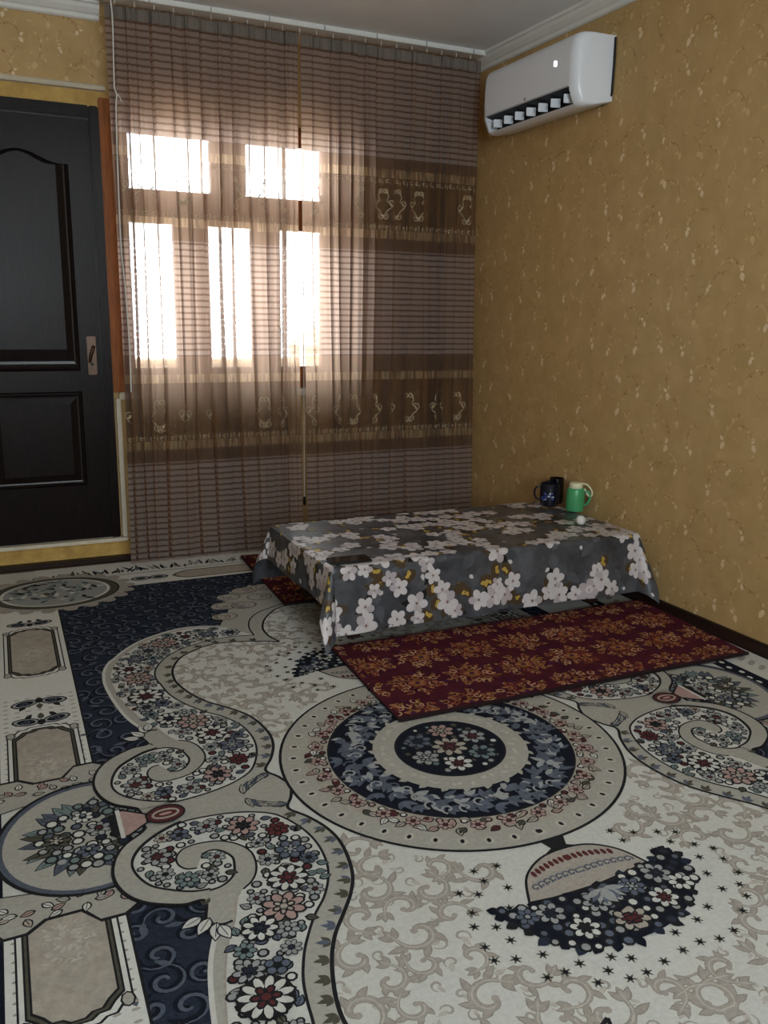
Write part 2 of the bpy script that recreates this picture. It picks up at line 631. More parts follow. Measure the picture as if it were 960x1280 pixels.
for x0, x1 in ((WX0, .725), (1.118, 1.295), (1.70, WX1)):
    fbox('stile', x0, x1, 1.775, 2.025)
for x0, x1, z0, z1 in panes:
    b = MB(); b.box(x0 - .005, x1 + .005, YB + .088, YB + .092, z0 - .005, z1 + .005, M['glass'])
    rel(b.build('pane'), win)
for x, z in ((1.06, 1.25), (1.43, 1.25)):
    b = MB(); b.box(x - .008, x + .008, FY0 - .012, FY0, z - .05, z + .05, M['handle_metal'], .003)
    rel(b.build('window_catch'), win)

# window behind the camera (daylight source of the room)
win2 = empty('window_2', 'white framed window behind the viewer', 'window', ((RX0 + RX1) / 2, YF, RZ0), kind='structure')
for nm, x0, x1, z0, z1 in (('bottom_rail', RX0, RX1, RZ0, RZ0 + .06), ('top_rail', RX0, RX1, RZ1 - .06, RZ1), ('stile', RX0, RX0 + .06, RZ0 + .06, RZ1 - .06), ('stile', RX1 - .06, RX1, RZ0 + .06, RZ1 - .06), ('stile', -.08, -.02, RZ0 + .06, RZ1 - .06)):
    b = MB(); b.box(x0, x1, YF - .15, YF - .1, z0, z1, M['white_trim'], .004)
    rel(b.build(nm), win2)
for x0, x1 in ((RX0 + .06, -.08), (-.02, RX1 - .06)):
    b = MB(); b.box(x0, x1, YF - .127, YF - .123, RZ0 + .06, RZ1 - .06, M['glass'])
    rel(b.build('pane'), win2)

# pendant globe lamp hanging behind the picture's top edge
M['globe'] = mat('opal_lamp_glass', rgb(250, 246, 238), .3)
nb = M['globe'].node_tree.nodes['Principled BSDF']
nb.inputs['Emission Color'].default_value = (.88, .96, 1.0, 1)
nb.inputs['Emission Strength'].default_value = 43.0
lamp = empty('pendant_lamp', 'white opal globe lamp on a short stem under the ceiling', 'lamp', (1.0, .05, ZC))
b = MB(); b.lathe([(0, -.02), (.05, -.02), (.055, -.008), (.055, 0), (0, 0)], (0, 0, 0), M['white_trim'], 24); b.build('ceiling_rose', lamp)
b = MB(); b.tube([(0, 0, -.02), (0, 0, -.11)], .008, M['handle_metal'], 8); b.build('stem', lamp)
b = MB(); b.lathe([(.0, -.31)] + [(.105 * math.sin(PI * k / 16), -.205 - .105 * math.cos(PI * k / 16)) for k in range(1, 16)] + [(0, -.10)], (0, 0, 0), M['globe'], 28); b.build('globe', lamp, smooth=True)

# yard outside the back window: paving and a low wall with a capped pillar
M['yard'] = mat('yard_paving', rgb(150, 145, 135), 0.9, noise=0.1, nscale=3)
M['yard_wall'] = mat('yard_wall_render', rgb(190, 172, 150), 0.9, noise=0.1, nscale=3)
b = MB(); b.box(-8, 12, YB + .36, 20, -.6, -.5, M['yard'])
b.build('ground_yard', kind='structure', label='pale paved yard outside the window')
b = MB(); b.box(-5, 9, 7.0, 7.2, -.5, .80, M['yard_wall']); b.box(-5, 9, 6.97, 7.23, .80, .84, M['yard_wall'], .01)
b.build('garden_wall', label='low pale rendered wall in the yard outside the window', cat='wall')
b = MB()
b.box(2.45, 2.75, 6.95, 7.25, -.5, .92, M['yard_wall'], .01)
b.lathe([(.19, .92), (.20, .95), (.15, .98), (.10, 1.0), (.06, 1.06), (.0, 1.13)], (2.6, 7.1, 0), M['yard_wall'], 16)
b.build('wall_pillar', label='pale pillar with pointed cap beside the yard wall', cat='pillar')


# ------------------------------------------------------------------ curtains
def curtain_material():
    mt = bpy.data.materials.new('ribbed_sheer_curtain')
    mt.use_nodes = True
    nt = mt.node_tree
    nt.nodes.clear()
    N, Lk = nt.nodes.new, nt.links.new
    out = N('ShaderNodeOutputMaterial')
    uv = N('ShaderNodeUVMap'); uv.uv_map = 'fabric'
    sep = N('ShaderNodeSeparateXYZ'); Lk(uv.outputs[0], sep.inputs[0])
    def math_(op, a, b=None):
        n = N('ShaderNodeMath'); n.operation = op
        for i, v in enumerate((a, b)):
            if v is None: continue
            if isinstance(v, (int, float)): n.inputs[i].default_value = v
            else: Lk(v, n.inputs[i])
        return n.outputs[0]
    z = sep.outputs[1]
    zn = math_('DIVIDE', z, 2.6)
    def ramp(stops):
        r = N('ShaderNodeValToRGB'); r.color_ramp.interpolation = 'CONSTANT'
        el = r.color_ramp.elements
        el[0].position = 0; el[0].color = stops[0][1]
        el[1].position = stops[1][0] / 2.6; el[1].color = stops[1][1]
        for p, c in stops[2:]:
            e = el.new(p / 2.6); e.color = c
        Lk(zn, r.inputs[0])
        return r.outputs[0]
    def g(v): return (v, v, v, 1)
    rib, solid, gold, sheer = 'r', 's', 'g', 'h'
    zones = [(0, rib), (.495, solid), (.555, gold), (.592, sheer), (.868, gold), (.905, solid), (.993, rib), (1.516, solid), (1.58, gold), (1.618, sheer), (1.875, gold), (1.915, solid), (1.965, rib), (2.47, solid)]
    op = ramp([(p, g({'r': .0, 's': .86, 'g': .88, 'h': .72}[k])) for p, k in zones])
    isrib = ramp([(p, g(1.0 if k == 'r' else 0.0)) for p, k in zones])
    colr = ramp([(p, {'r': rgb(92, 88, 84), 's': rgb(98, 92, 84), 'g': rgb(108, 100, 86), 'h': rgb(94, 88, 78)}[k]) for p, k in zones])
    # woven ribs, 31 mm repeat, slightly wavy
    nz = N('ShaderNodeTexNoise'); nz.inputs['Scale'].default_value = 9
    Lk(uv.outputs[0], nz.inputs['Vector'])
    zz = math_('ADD', z, math_('MULTIPLY', math_('SUBTRACT', nz.outputs['Fac'], .5), .006))
    fr = math_('FRACT', math_('DIVIDE', zz,   .0285))
    up = N('ShaderNodeMapRange'); up.inputs[1].default_value = .18; up.inputs[2].default_value = .32; Lk(fr, up.inputs[0])
    dn = N('ShaderNodeMapRange'); dn.inputs[1].default_value = .86; dn.inputs[2].default_value = 1.0; dn.inputs[3].default_value = 1; dn.inputs[4].default_value = 0; Lk(fr, dn.inputs[0])
    band = math_('MULTIPLY', up.outputs[0], dn.outputs[0])
    ribop = math_('ADD', .70, math_('MULTIPLY', band, .20))
    opac = math_('ADD', op, math_('MULTIPLY', isrib, ribop))
    # gold thread flecks
    mixc = N('ShaderNodeMix'); mixc.data_type = 'RGBA'
    Lk(math_('MULTIPLY', isrib, band), mixc.inputs[0]); Lk(colr, mixc.inputs[6])
    mixc.inputs[7].default_value = rgb(162, 158, 157)
    # broken gold thread lines
    isg = ramp([(p, g(1.0 if k == 'g' else 0.0)) for p, k in zones])
    mpg = N('ShaderNodeMapping'); mpg.inputs['Scale'].default_value = (60, 4, 1); Lk(uv.outputs[0], mpg.inputs[0])
    ng = N('ShaderNodeTexNoise'); ng.inputs['Scale'].default_value = 1.5; ng.inputs['Detail'].default_value = 3; Lk(mpg.outputs[0], ng.inputs['Vector'])
    rg = N('ShaderNodeMapRange'); rg.inputs[1].default_value = .42; rg.inputs[2].default_value = .62; Lk(ng.outputs['Fac'], rg.inputs[0])
    mixg = N('ShaderNodeMix'); mixg.data_type = 'RGBA'
    Lk(math_('MULTIPLY', isg, rg.outputs[0]), mixg.inputs[0]); Lk(mixc.outputs[2], mixg.inputs[6]); mixg.inputs[7].default_value = rgb(188, 170, 136)
    col = mixg.outputs[2]
    df = N('ShaderNodeBsdfDiffuse'); Lk(col, df.inputs[0])
    tl = N('ShaderNodeBsdfTranslucent')
    tint = N('ShaderNodeMix'); tint.data_type = 'RGBA'; tint.inputs[0].default_value = .52
    Lk(col, tint.inputs[6]); tint.inputs[7].default_value = (.98, .63, .44, 1)
    Lk(tint.outputs[2], tl.inputs[0])
    m1 = N('ShaderNodeMixShader'); m1.inputs[0].default_value = .60
    Lk(df.outputs[0], m1.inputs[1]); Lk(tl.outputs[0], m1.inputs[2])
    tr = N('ShaderNodeBsdfTransparent'); tr.inputs[0].default_value = (1, .97, .95, 1)
    m2 = N('ShaderNodeMixShader')
    Lk(opac, m2.inputs[0]); Lk(tr.outputs[0], m2.inputs[1]); Lk(m1.outputs[0], m2.inputs[2])
    Lk(m2.outputs[0], out.inputs[0])
    return mt


M['curtain'] = curtain_material()
M['thread'] = mat('pale_embroidery_thread', rgb(176, 158, 128), .7)
M['tape'] = mat('curtain_heading_tape', rgb(116, 107, 99), .8)


def curtain(name, x0, x1, seed, label, meet):
    # meet: x of the edge where the two panels meet
    side = -1 if abs(meet - x1) < .01 else 1
    r = random.Random(seed)
    ph, xs_, amp, cc, sway = [], [], [], [], []
    x = x0
    while x < x1 - .025:
        w = min(r.choice((.036, .045, .052, .06, .07, .085, .11)) * r.uniform(.9, 1.1), x1 - x)
        dep = r.choice((.016, .03, .045, .058, .07)); wid = r.uniform(.28, .52); s = r.uniform(0, 6.28)
        if w > .08: wid *= .6
        if x + w > x1 - .03: dep = .01
        for k in range(22):
            t = k / 22 * 2 - 1
            ph.append(PI + PI * (.35 * t + .65 * t ** 3)); xs_.append((x, w)); amp.append(dep); cc.append(wid); sway.append(s)
        x += w
    ph.append(2 * PI); xs_.append(xs_[-1]); amp.append(.01); cc.append(.4); sway.append(sway[-1])
    def sm(a, k=7):
        return [sum(a[max(0, i - k):i + k + 1]) / len(a[max(0, i - k):i + k + 1]) for i in range(len(a))]
    sway = sm(sway, 26)
    und = sm([r.uniform(-1, 1) for _ in ph], 9)
    nc = len(ph)
    zs = [.014, .05, .1] + [.1 + (2.42 - .1) * k / 40 for k in range(1, 41)] + [2.435, 2.455, 2.47, 2.486]
    def pos(i, z):
        """Flat pleat fronts towards the room with narrow valleys running back."""
        t = z / 2.5
        g = 1.0 + .25 * math.sin(z * 1.9 + sway[i] * 3)
        top = 1.0 if z < 2.36 else max(.22, 1 - (z - 2.36) / .09)
        f = ph[i]; a = (f - PI) / cc[i]
        ex = math.exp(-a * a)
        xx, w = xs_[i]
        hw = w / (2 * PI) * cc[i]
        X = xx + w * f / (2 * PI) - hw * 1.75 * a * ex * top
        near = math.exp(-abs(X - meet) / .06)
        X += .014 * math.sin(z * 1.5 + sway[i]) * (1 - t) * (1 - near)
        X += side * .006 * near * min(1, max(0, (2.0 - z) / 1.0))
        Y = 4.232 - .045 * (1 - t) ** 1.3 + amp[i] * g * ex * top * (1.45 - .65 * t) - .009 * math.sin(f / 2) * (1 - ex) + .012 * und[i] + .005 * math.sin(z * 2.3 + sway[i] * 2)
        if z > 2.42: Y += .004 * math.sin(i * 1.3)
        return X, Y
    verts, uvs = [], []
    arc = [0.0]
    for i in range(1, nc):
        p, q = pos(i - 1, 1.2), pos(i, 1.2)
        arc.append(arc[-1] + math.hypot(q[0] - p[0], q[1] - p[1]))
    for z in zs:
        for i in range(nc):
            X, Y = pos(i, z)
            verts.append((X, Y, z)); uvs.append((arc[i], z))
    mb = MB()
    mb.raw(verts, [(j * nc + i, j * nc + i + 1, (j + 1) * nc + i + 1, (j + 1) * nc + i) for j in range(len(zs) - 1) for i in range(nc - 1)], M['curtain'])
    o = mb.build(name, smooth=False, label=label, cat='curtain', group=None, uv=uvs)
    o.data.polygons.foreach_set('use_smooth', [True] * len(o.data.polygons))
    # embroidered curls in the two sheer bands
    A_ = np.array(arc)
    def on_cloth(s, z, l):
        i = int(np.clip(np.searchsorted(A_, s) - 1, 0, nc - 2))
        t = (s - A_[i]) / max(1e-6, A_[i + 1] - A_[i])
        p, q = pos(i, z), pos(i + 1, z)
        X, Y = p[0] + (q[0] - p[0]) * t, p[1] + (q[1] - p[1]) * t
        nx, ny = q[1] - p[1], -(q[0] - p[0])
        dd = math.hypot(nx, ny) or 1
        return (X + nx / dd * .0016, Y + ny / dd * .0016, z)
    mb2 = MB()
    d = Draw(mb2, on_cloth)
    def motif(s, z, k):
        for sg in (-1, 1):
            for (dx, dz, r0, a0, h) in ((.045, .0, .020, 1.6, 1), (.0, .058, .017, 0, -1), (.0, -.062, .020, 0, 1)):
                d.stroke(spiral_pts(s + sg * (dx + (.012 if dx == 0 else 0)), z + dz, .005, r0 * k, a0 if sg > 0 else PI - a0, sg * h * 1.15, 16), .0042, 1, M['thread'])
            d.stroke(smooth_path([(s + sg * .012, z + .075 * k), (s + sg * .03, z + .04 * k), (s + sg * .022, z + .015 * k), (s + sg * .05, z - .015 * k), (s + sg * .02, z - .045 * k), (s + sg * .004, z - .085 * k)], 5), .0045, 1, M['thread'])
    s = .06
    while s < arc[-1] - .06:
        motif(s, .725, 1.0); motif(s + .05, 1.755, .85)
        s += .27
    for zc, up in ((.615, 1), (1.64, 1), (1.86, -1)):       # small curled edging
        s = .02
        while s < arc[-1] - .02:
            d.stroke(spiral_pts(s, zc, .003, .011, 0, up * .8, 8), .004, 1, M['thread'])
            d.stroke([(s + .014, zc - .012), (s + .016, zc), (s + .014, zc + .014 * up)], .003, 1, M['thread'])
            s += .042
    e = mb2.build('embroidery', o, label='pale curled embroidery', kind='stuff')
    # heading tape
    mb3 = MB()
    vs = []
    for z in (2.43, 2.478):
        for i in range(nc):
            X, Y = pos(i, z)
            vs.append((X, Y - .004, z))
    mb3.raw(vs, [(i, i + 1, nc + i + 1, nc + i) for i in range(nc - 1)], M['tape'])
    for p_ in range(1):
        tp = mb3.build('heading_tape', o)
        tp.data.polygons.foreach_set('use_smooth', [True] * len(tp.data.polygons))
    return o


cur_a = curtain('curtain', .615, 1.499, 11, 'brown ribbed sheer curtain panel hanging in front of the bright window beside the door', 1.499)
cur_b = curtain('curtain', 1.502, 2.485, 23, 'brown ribbed curtain panel with embroidered bands hanging between window and wallpapered wall', 1.502)

rail = empty('curtain_rail', 'white ceiling curtain rail above the brown curtains', 'curtain rail', (1.57, 4.24, ZC))
b = MB()
b.box(.60, XR, 4.205, 4.285, ZC - .022, ZC, M['white_trim'], .003)
track = rel(b.build('track'), rail)
for k in range(22):
    x = .66 + k * .084
    b = MB(); b.tube([(x, 4.24, ZC - .02), (x, 4.24, ZC - .03), (x, 4.24, ZC - .041)], .002, M['white_trim'], 6)
    rel(b.build('glider'), track)
for k in range(7):
    x = .80 + k * .27
    b = MB(); b.box(x, x + .004, 4.202, 4.206, ZC - .022, ZC - .002, M['ac_grey'])
    rel(b.build('joint'), track)

wand = empty('draw_cord', 'white draw cord with dark weight hanging between the two curtain panels', 'cord', (1.548, 4.345, .2))
b = MB(); b.tube([(1.548, 4.345, 2.30), (1.548, 4.345, 1.4), (1.548, 4.345, .24)], .0032, M['white_trim'], 8)
rel(b.build('cord', smooth=True), wand)
b = MB(); b.lathe([(0, 0), (.006, .002), (.009, .02), (.007, .04), (.003, .05), (0, .052)], (1.548, 4.345, .195), M['rubber'], 12)
rel(b.build('weight', smooth=True), wand)
b = MB()
cp = [(.638, 4.20, 2.508), (.640, 4.18, 2.40), (.634, 4.17, 2.22), (.632, 4.165, 2.14), (.640, 4.165, 2.11), (.634, 4.165, 2.05), (.628, 4.16, 1.8), (.626, 4.16, 1.5), (.634, 4.155, 1.3), (.640, 4.15, 1.05), (.637, 4.15, .84)]
b.tube(smooth3d(cp), .003, M['white_trim'], 8)
cable = b.build('hanging_cord', smooth=True, label='thin white loose cord hanging down the curtain edge nearest the door', cat='cord')
b = MB(); b.tube([(.640, 4.165, 2.115), (.65, 4.16, 2.105), (.658, 4.158, 2.085)], .0026, M['white_trim'], 8)
b.build('cord_end', cable)

# ------------------------------------------------------------------ air conditioner
AY0, AY1 = 3.225, 3.985
ac = empty('air_conditioner', 'white wall mounted split air conditioner with open vanes on the wallpapered wall', 'air conditioner', (XR, (AY0 + AY1) / 2, 2.22))
prof = [(0, 2.10), (0, 2.362), (.12, 2.366), (.155, 2.362), (.178, 2.350), (.190, 2.325), (.195, 2.27), (.195, 2.20), (.192, 2.150), ('n0', .190, 2.136, .150, 2.140), ('n1', .180, 2.112, .120, 2.118), ('n2', .172, 2.096, .125, 2.092), (.166, 2.084), (.150, 2.074), (.11, 2.074), (.05, 2.085)]
b = MB()
ys = [AY0 + t for t in (0, .003, .008, .016, .028, .045, .0451)] + [AY1 - .0451] + [AY1 - t for t in (.045, .028, .016, .008, .003, 0)]
rr = .045
rows = []
for yi, y in enumerate(ys):
    dy = min(y - AY0, AY1 - y)
    ins = rr - math.sqrt(max(0, rr * rr - max(0, rr - dy) ** 2)) if dy < rr else 0
    notch = .0449 < y - AY0 - .0001 and .0449 < AY1 - y - .0001
    row = []
    for p in prof:
        if isinstance(p[0], str):
            a, z = (p[3], p[4]) if notch else (p[1], p[2])
        else:
            a, z = p
        k = a / .195
        a2 = max(0, a - ins * k)
        z2 = z + (2.22 - z) * (ins * .28 / .14) * (1 if a > .01 else .35)
        row.append((XR - a2, y, z2))
    rows.append(row)
n = len(prof)
vs = [v for r_ in rows for v in r_]
fw, fd = [], []
for j in range(len(rows) - 1):
    for i in range(n):
        f = (j * n + i, j * n + (i + 1) % n, (j + 1) * n + (i + 1) % n, (j + 1) * n + i)
        (fd if 8 <= i <= 11 and 6 <= j <= 6 else fw).append(f)
b.raw(vs, fw, M['ac_white']); b.raw(vs, fd, M['ac_dark'])
b.raw(vs, [list(range(n)), [(len(rows) - 1) * n + i for i in range(n - 1, -1, -1)]], M['ac_white'])
o = b.build('body')
bm = bmesh.new(); bm.from_mesh(o.data); bmesh.ops.remove_doubles(bm, verts=bm.verts, dist=1e-5); bmesh.ops.recalc_face_normals(bm, faces=bm.faces); bm.to_mesh(o.data); bm.free()
o.data.polygons.foreach_set('use_smooth', [True] * len(o.data.polygons))
o.data.update()
bm = bmesh.new(); bm.from_mesh(o.data)
for e_ in bm.edges:
    if len(e_.link_faces) == 2 and e_.calc_face_angle(0) > .75: e_.smooth = False
bm.to_mesh(o.data); bm.free()
rel(o, ac)
for k in range(7):
    y = 3.315 + k * .094
    b = MB()
    b.box(-.022, .022, -.003, .003, -.018, .018, M['ac_white'], .002)
    v_ = b.build('vane')
    v_.location = (XR - .158, y, 2.115); v_.rotation_euler = (0, 0, math.radians(-20))
    rel(v_, ac)
b = MB(); b.box(XR - .1958, XR - .1935, AY0 + .05, AY1 - .05, 2.1515, 2.1535, M['ac_grey'])
rel(b.build('panel_seam'), ac)
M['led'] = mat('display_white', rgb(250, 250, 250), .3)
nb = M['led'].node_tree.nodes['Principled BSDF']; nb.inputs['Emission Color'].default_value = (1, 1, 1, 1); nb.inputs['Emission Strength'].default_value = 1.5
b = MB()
for dy in (0, .012):  # two small emissive white marks on the front panel
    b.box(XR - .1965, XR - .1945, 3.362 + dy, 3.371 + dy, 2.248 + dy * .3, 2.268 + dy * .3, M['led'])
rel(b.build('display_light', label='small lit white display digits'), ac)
b = MB(); b.lathe([(0, 0), (.007, 0), (.007, .0015), (0, .0015)], (0, 0, 0), M['ac_grey'], 12)
o = b.build('logo', label='tiny grey round emblem'); o.rotation_euler = (0, -PI / 2, 0); o.location = (XR - .1935, 3.60, 2.165); rel(o, ac)
b = MB(); b.tube([(XR - .006, AY0 - .004, 2.35), (XR - .006, AY0 - .006, 2.25), (XR - .006, AY0 - .003, 2.13), (XR - .006, AY0 + .02, 2.105), (XR - .006, AY0 + .06, 2.098)], .005, M['rubber'], 8)
rel(b.build('power_cable', smooth=True, label='black power cable'), ac)

# ------------------------------------------------------------------ low table and its cloth
CZ = .009
TX0, TX1, TY0, TY1, TZ = 1.085, 2.445, 2.755, 3.44, .327
M['table_wood'] = mat('table_brown_wood', rgb(46, 30, 22), .5, noise=.25, nscale=10, stretch=(1, 8, 8))
tb = empty('low_table', 'low wooden floor table hidden under a flowered cloth', 'table', ((TX0 + TX1) / 2, (TY0 + TY1) / 2, 0))
b = MB(); b.box(TX0, TX1, TY0, TY1, TZ - .025, TZ, M['table_wood'], .004); rel(b.build('tabletop'), tb)
for x0, x1, y0, y1 in ((TX0 + .06, TX1 - .06, TY0 + .05, TY0 + .07), (TX0 + .06, TX1 - .06, TY1 - .07, TY1 - .05), (TX0 + .05, TX0 + .07, TY0 + .07, TY1 - .07), (TX1 - .07, TX1 - .05, TY0 + .07, TY1 - .07)):
    b = MB(); b.box(x0, x1, y0, y1, TZ - .085, TZ - .025, M['table_wood'], .003); rel(b.build('apron'), tb)
for x in (TX0 + .10, TX1 - .15):
    for y in (TY0 + .09, TY1 - .10):
        zb = .0272 if y > 3.2 else CZ + .004
        b = MB(); b.box(x, x + .05, y, y + .05, zb, TZ - .02, M['table_wood'], .004); rel(b.build('leg'), tb)

CW, CD = TX1 - TX0, TY1 - TY0
OU, OV = .155, .255          # overhang at the ends and along the sides
HZ = TZ + .003


def cloth(u, v, off=0.0):
    def p(u, v):
        du = -u if u < 0 else (u - CW if u > CW else 0.0)
        dv = -v if v < 0 else (v - CD if v > CD else 0.0)
        su = -1 if u < 0 else 1
        sv = -1 if v < 0 else 1
        bx, by = min(max(u, 0), CW), min(max(v, 0), CD)
        r = math.hypot(du, dv)
        if r < 1e-9:
            return Vector((TX0 + bx, TY0 + by, HZ))
        cu, cv = du / r, dv / r
        ed = .014                                   # rounded table edge
        if r < ed * 1.57:
            th = r / ed
            out, dz = ed * math.sin(th), ed * (1 - math.cos(th))
        else:
            h = r - ed * 1.57
            out, dz = ed + .10 * h, ed + .985 * h
        h = max(0, r - .02)
        corner = 2 * cu * cv
        out += .32 * h * corner
        if corner < 1e-6:
            t = (bx if cv > .5 else by)
            out += .030 * h * math.sin(t * 11 + (1 if cv > .5 else 3)) + .02 * h * math.sin(t * 23)
        return Vector((TX0 + bx + su * cu * out, TY0 + by + sv * cv * out, max(.026, HZ - dz)))
    q = p(u, v)
    if off:
        e = .002
        a = p(u + e, v) - p(u - e, v); c = p(u, v + e) - p(u, v - e)
        nn = a.cross(c)
        if nn.length > 1e-12:
            q = q + nn.normalized() * off
    return q


def grid1(o, w):
    g = [-o + o * k / round(o / .0125) for k in range(round(o / .0125))]
    g += [w * k / round(w / .04) for k in range(round(w / .04) + 1)]
    g += [w + o * k / round(o / .0125) for k in range(1, round(o / .0125) + 1)]
    return g


gu, gv = grid1(OU, CW), grid1(OV, CD)


def tablecloth_mat():
    mt = mat('printed_oilcloth_grey', rgb(92, 94, 100), .30, col2=rgb(32, 33, 38), nscale=5.5, spec=.45)
    return mt


PM = dict(base=tablecloth_mat(), white=mat('print_white_petal', rgb(200, 195, 196), .35, noise=.06, nscale=60, spec=.45), shade=mat('print_mauve_petal', rgb(176, 166, 170), .35, spec=.45),
          eye=mat('print_brown_eye', rgb(120, 86, 60), .4), gold=mat('print_gold_bud', rgb(176, 148, 70), .4, noise=.2, nscale=60), brown=mat('print_brown_leaf', rgb(74, 58, 40), .4), dark=mat('print_black_branch', rgb(26, 25, 28), .4),
          cloud=mat('print_pale_wash', rgb(80, 83, 89), .32, noise=.25, nscale=20, spec=.45), mid=mat('print_grey_wash', rgb(66, 68, 74), .32, noise=.15, nscale=20, spec=.45))
tc_b = MB()
V = [tuple(cloth(u, v)) for v in gv for u in gu]
nu = len(gu)
tc_b.raw(V, [(j * nu + i, j * nu + i + 1, (j + 1) * nu + i + 1, (j + 1) * nu + i) for j in range(len(gv) - 1) for i in range(nu - 1)], PM['base'])


def clip_half(pts, ax, val, keep_less):
    out = []
    for i in range(len(pts)):
        a, c = pts[i], pts[(i + 1) % len(pts)]
        ia = (a[ax] <= val) == keep_less
        ic = (c[ax] <= val) == keep_less
        if ia: out.append(a)
        if ia != ic:
            t = (val - a[ax]) / (c[ax] - a[ax])
            out.append((a[0] + (c[0] - a[0]) * t, a[1] + (c[1] - a[1]) * t))
    return out


def slice_poly(pts):
    """Cut a printed shape along the cloth's own grid lines so that it bends with the cloth."""
    polys = [pts]
    for ax, g, lo, hi in ((0, gu, -OU, CW + OU), (1, gv, -OV, CD + OV)):
        nxt = []
        for p in polys:
            p = clip_half(clip_half(p, ax, hi - .002, True), ax, lo + .002, False) if p else p
            if len(p) < 3: continue
            a, c = min(q[ax] for q in p), max(q[ax] for q in p)
            rest = p
            for gl in g:
                if a < gl < c:
                    left = clip_half(rest, ax, gl, True)
                    rest = clip_half(rest, ax, gl, False)
                    if len(left) >= 3: nxt.append(left)
                    if len(rest) < 3: break
            if len(rest) >= 3: nxt.append(rest)
        polys = nxt
    return polys


def pr(pts, l, mt):
    pr.k = getattr(pr, 'k', 0) + 1
    pr.j = (pr.k * 7 % 23) * 2.5e-6
    a = sum(pts[i - 1][0] * pts[i][1] - pts[i][0] * pts[i - 1][1] for i in range(len(pts)))
    if a < 0: pts = pts[::-1]
    for p in slice_poly(pts):
        tc_b.poly([tuple(cloth(u, v, .0006 + .00018 * l + pr.j)) for u, v in p], mt)


rc = random.Random(77)
def blossom(u, v, r, a0, l):
    for k in range(5):
        a = a0 + 2 * PI * k / 5
        px, py = u + .55 * r * math.cos(a), v + .55 * r * math.sin(a)
        sh = ell(px, py, .47 * r, .37 * r, a, 10)
        pr(sh, l + .2 * (k % 3), PM['white'] if rc.random() < .8 else PM['shade'])
    for k in range(5):
        a = a0 + 2 * PI * k / 5
        pr(leaf_pts(u, v, .34 * r, .05 * r, a, 3), l + 1.0, PM['shade'])
    pr(ell(u, v, .11 * r, .11 * r, 0, 6), l + 1.4, PM['eye'])


U0, U1, V0, V1 = -OU, CW + OU, -OV, CD + OV
for u, v in poisson(U0, U1, V0, V1, .12, rc, None, 2500):          # pale grey out-of-focus blooms
    a = rc.uniform(0, 6.28)
    for k in range(4):
        pr(leaf_pts(u, v, rc.uniform(.05, .085), rc.uniform(.016, .026), a + k * 1.5, 7), rc.uniform(0, .6), PM['mid'] if k % 2 else PM['cloud'])
# blossom drifts: a row along each hem, rows across the top
rows_v = [-.20, -.135, .03, .16, .30, .44, .58, CD + .02, CD + .10, CD + .19]
bl = []
for rv in rows_v:
    u = U0 + rc.uniform(.0, .06)
    while u < U1:
        v = rv + rc.uniform(-.035, .035) + .025 * math.sin(u * 7 + rv * 9)
        bl.append((u, v, rc.uniform(.034, .05)))
        if rc.random() < .55:
            bl.append((u + rc.uniform(-.04, .04), v + rc.choice((-1, 1)) * rc.uniform(.035, .06), rc.uniform(.028, .042)))
        u += rc.choice((.055, .06, .07, .08, .13)) if rv < -.15 else (rc.choice((.09, .14, .2, .26)) if rv < 0 else rc.choice((.06, .065, .075, .085, .19)))
for u, v, r in bl:
    for k in range(2):
        a = rc.uniform(0, 6.28)
        pr(leaf_pts(u, v, r * rc.uniform(1.2, 1.7), r * .35, a, 5), 1.0, rc.choice((PM['brown'], PM['dark'], PM['brown'])))
for i, (u, v, r) in enumerate(bl):
    if rc.random() < .6:
        a = rc.uniform(0, 6.28)
        x, y = u + r * 1.5 * math.cos(a), v + r * 1.5 * math.sin(a)
        pr(ell(x, y, .032, .022, a, 9), 1.4, PM['brown'])
        pr(leaf_pts(x, y, .024, .009, a + 1, 5), 1.8, PM['gold']); pr(leaf_pts(x, y, .02, .007, a + 2.6, 5), 2.0, PM['gold'])
for i, (u, v, r) in enumerate(bl):
    blossom(u, v, r, rc.uniform(0, 6.28), 2.6 + (i % 4) * 1.3)
for u, v in poisson(U0, U1, V0, V1, .13, rc, None, 1500):          # loose petals and buds
    pr(leaf_pts(u, v, rc.uniform(.018, .028), .008, rc.uniform(0, 6.28), 5), 2.2, rc.choice((PM['white'], PM['gold'], PM['white'])))
tcloth = tc_b.build('tablecloth', label='grey oilcloth with white blossom print draped over the low table', cat='tablecloth')

# things on the table
tz = HZ + .0026
ph_ = empty('smartphone', 'black smartphone lying near the corner of the flowered tablecloth', 'phone', (1.168, 2.803, tz))
b = MB(); b.box(-.078, .078, -.039, .039, 0, .0095, M['rubber'], .004); o = b.build('body', ph_)
M['screen'] = mat('phone_screen', rgb(14, 15, 18), .08, spec=.6)
b = MB(); b.box(-.073, .073, -.035, .035, .0093, .0102, M['screen']); b.build('screen', ph_)
ph_.rotation_euler = (0, 0, -.06)

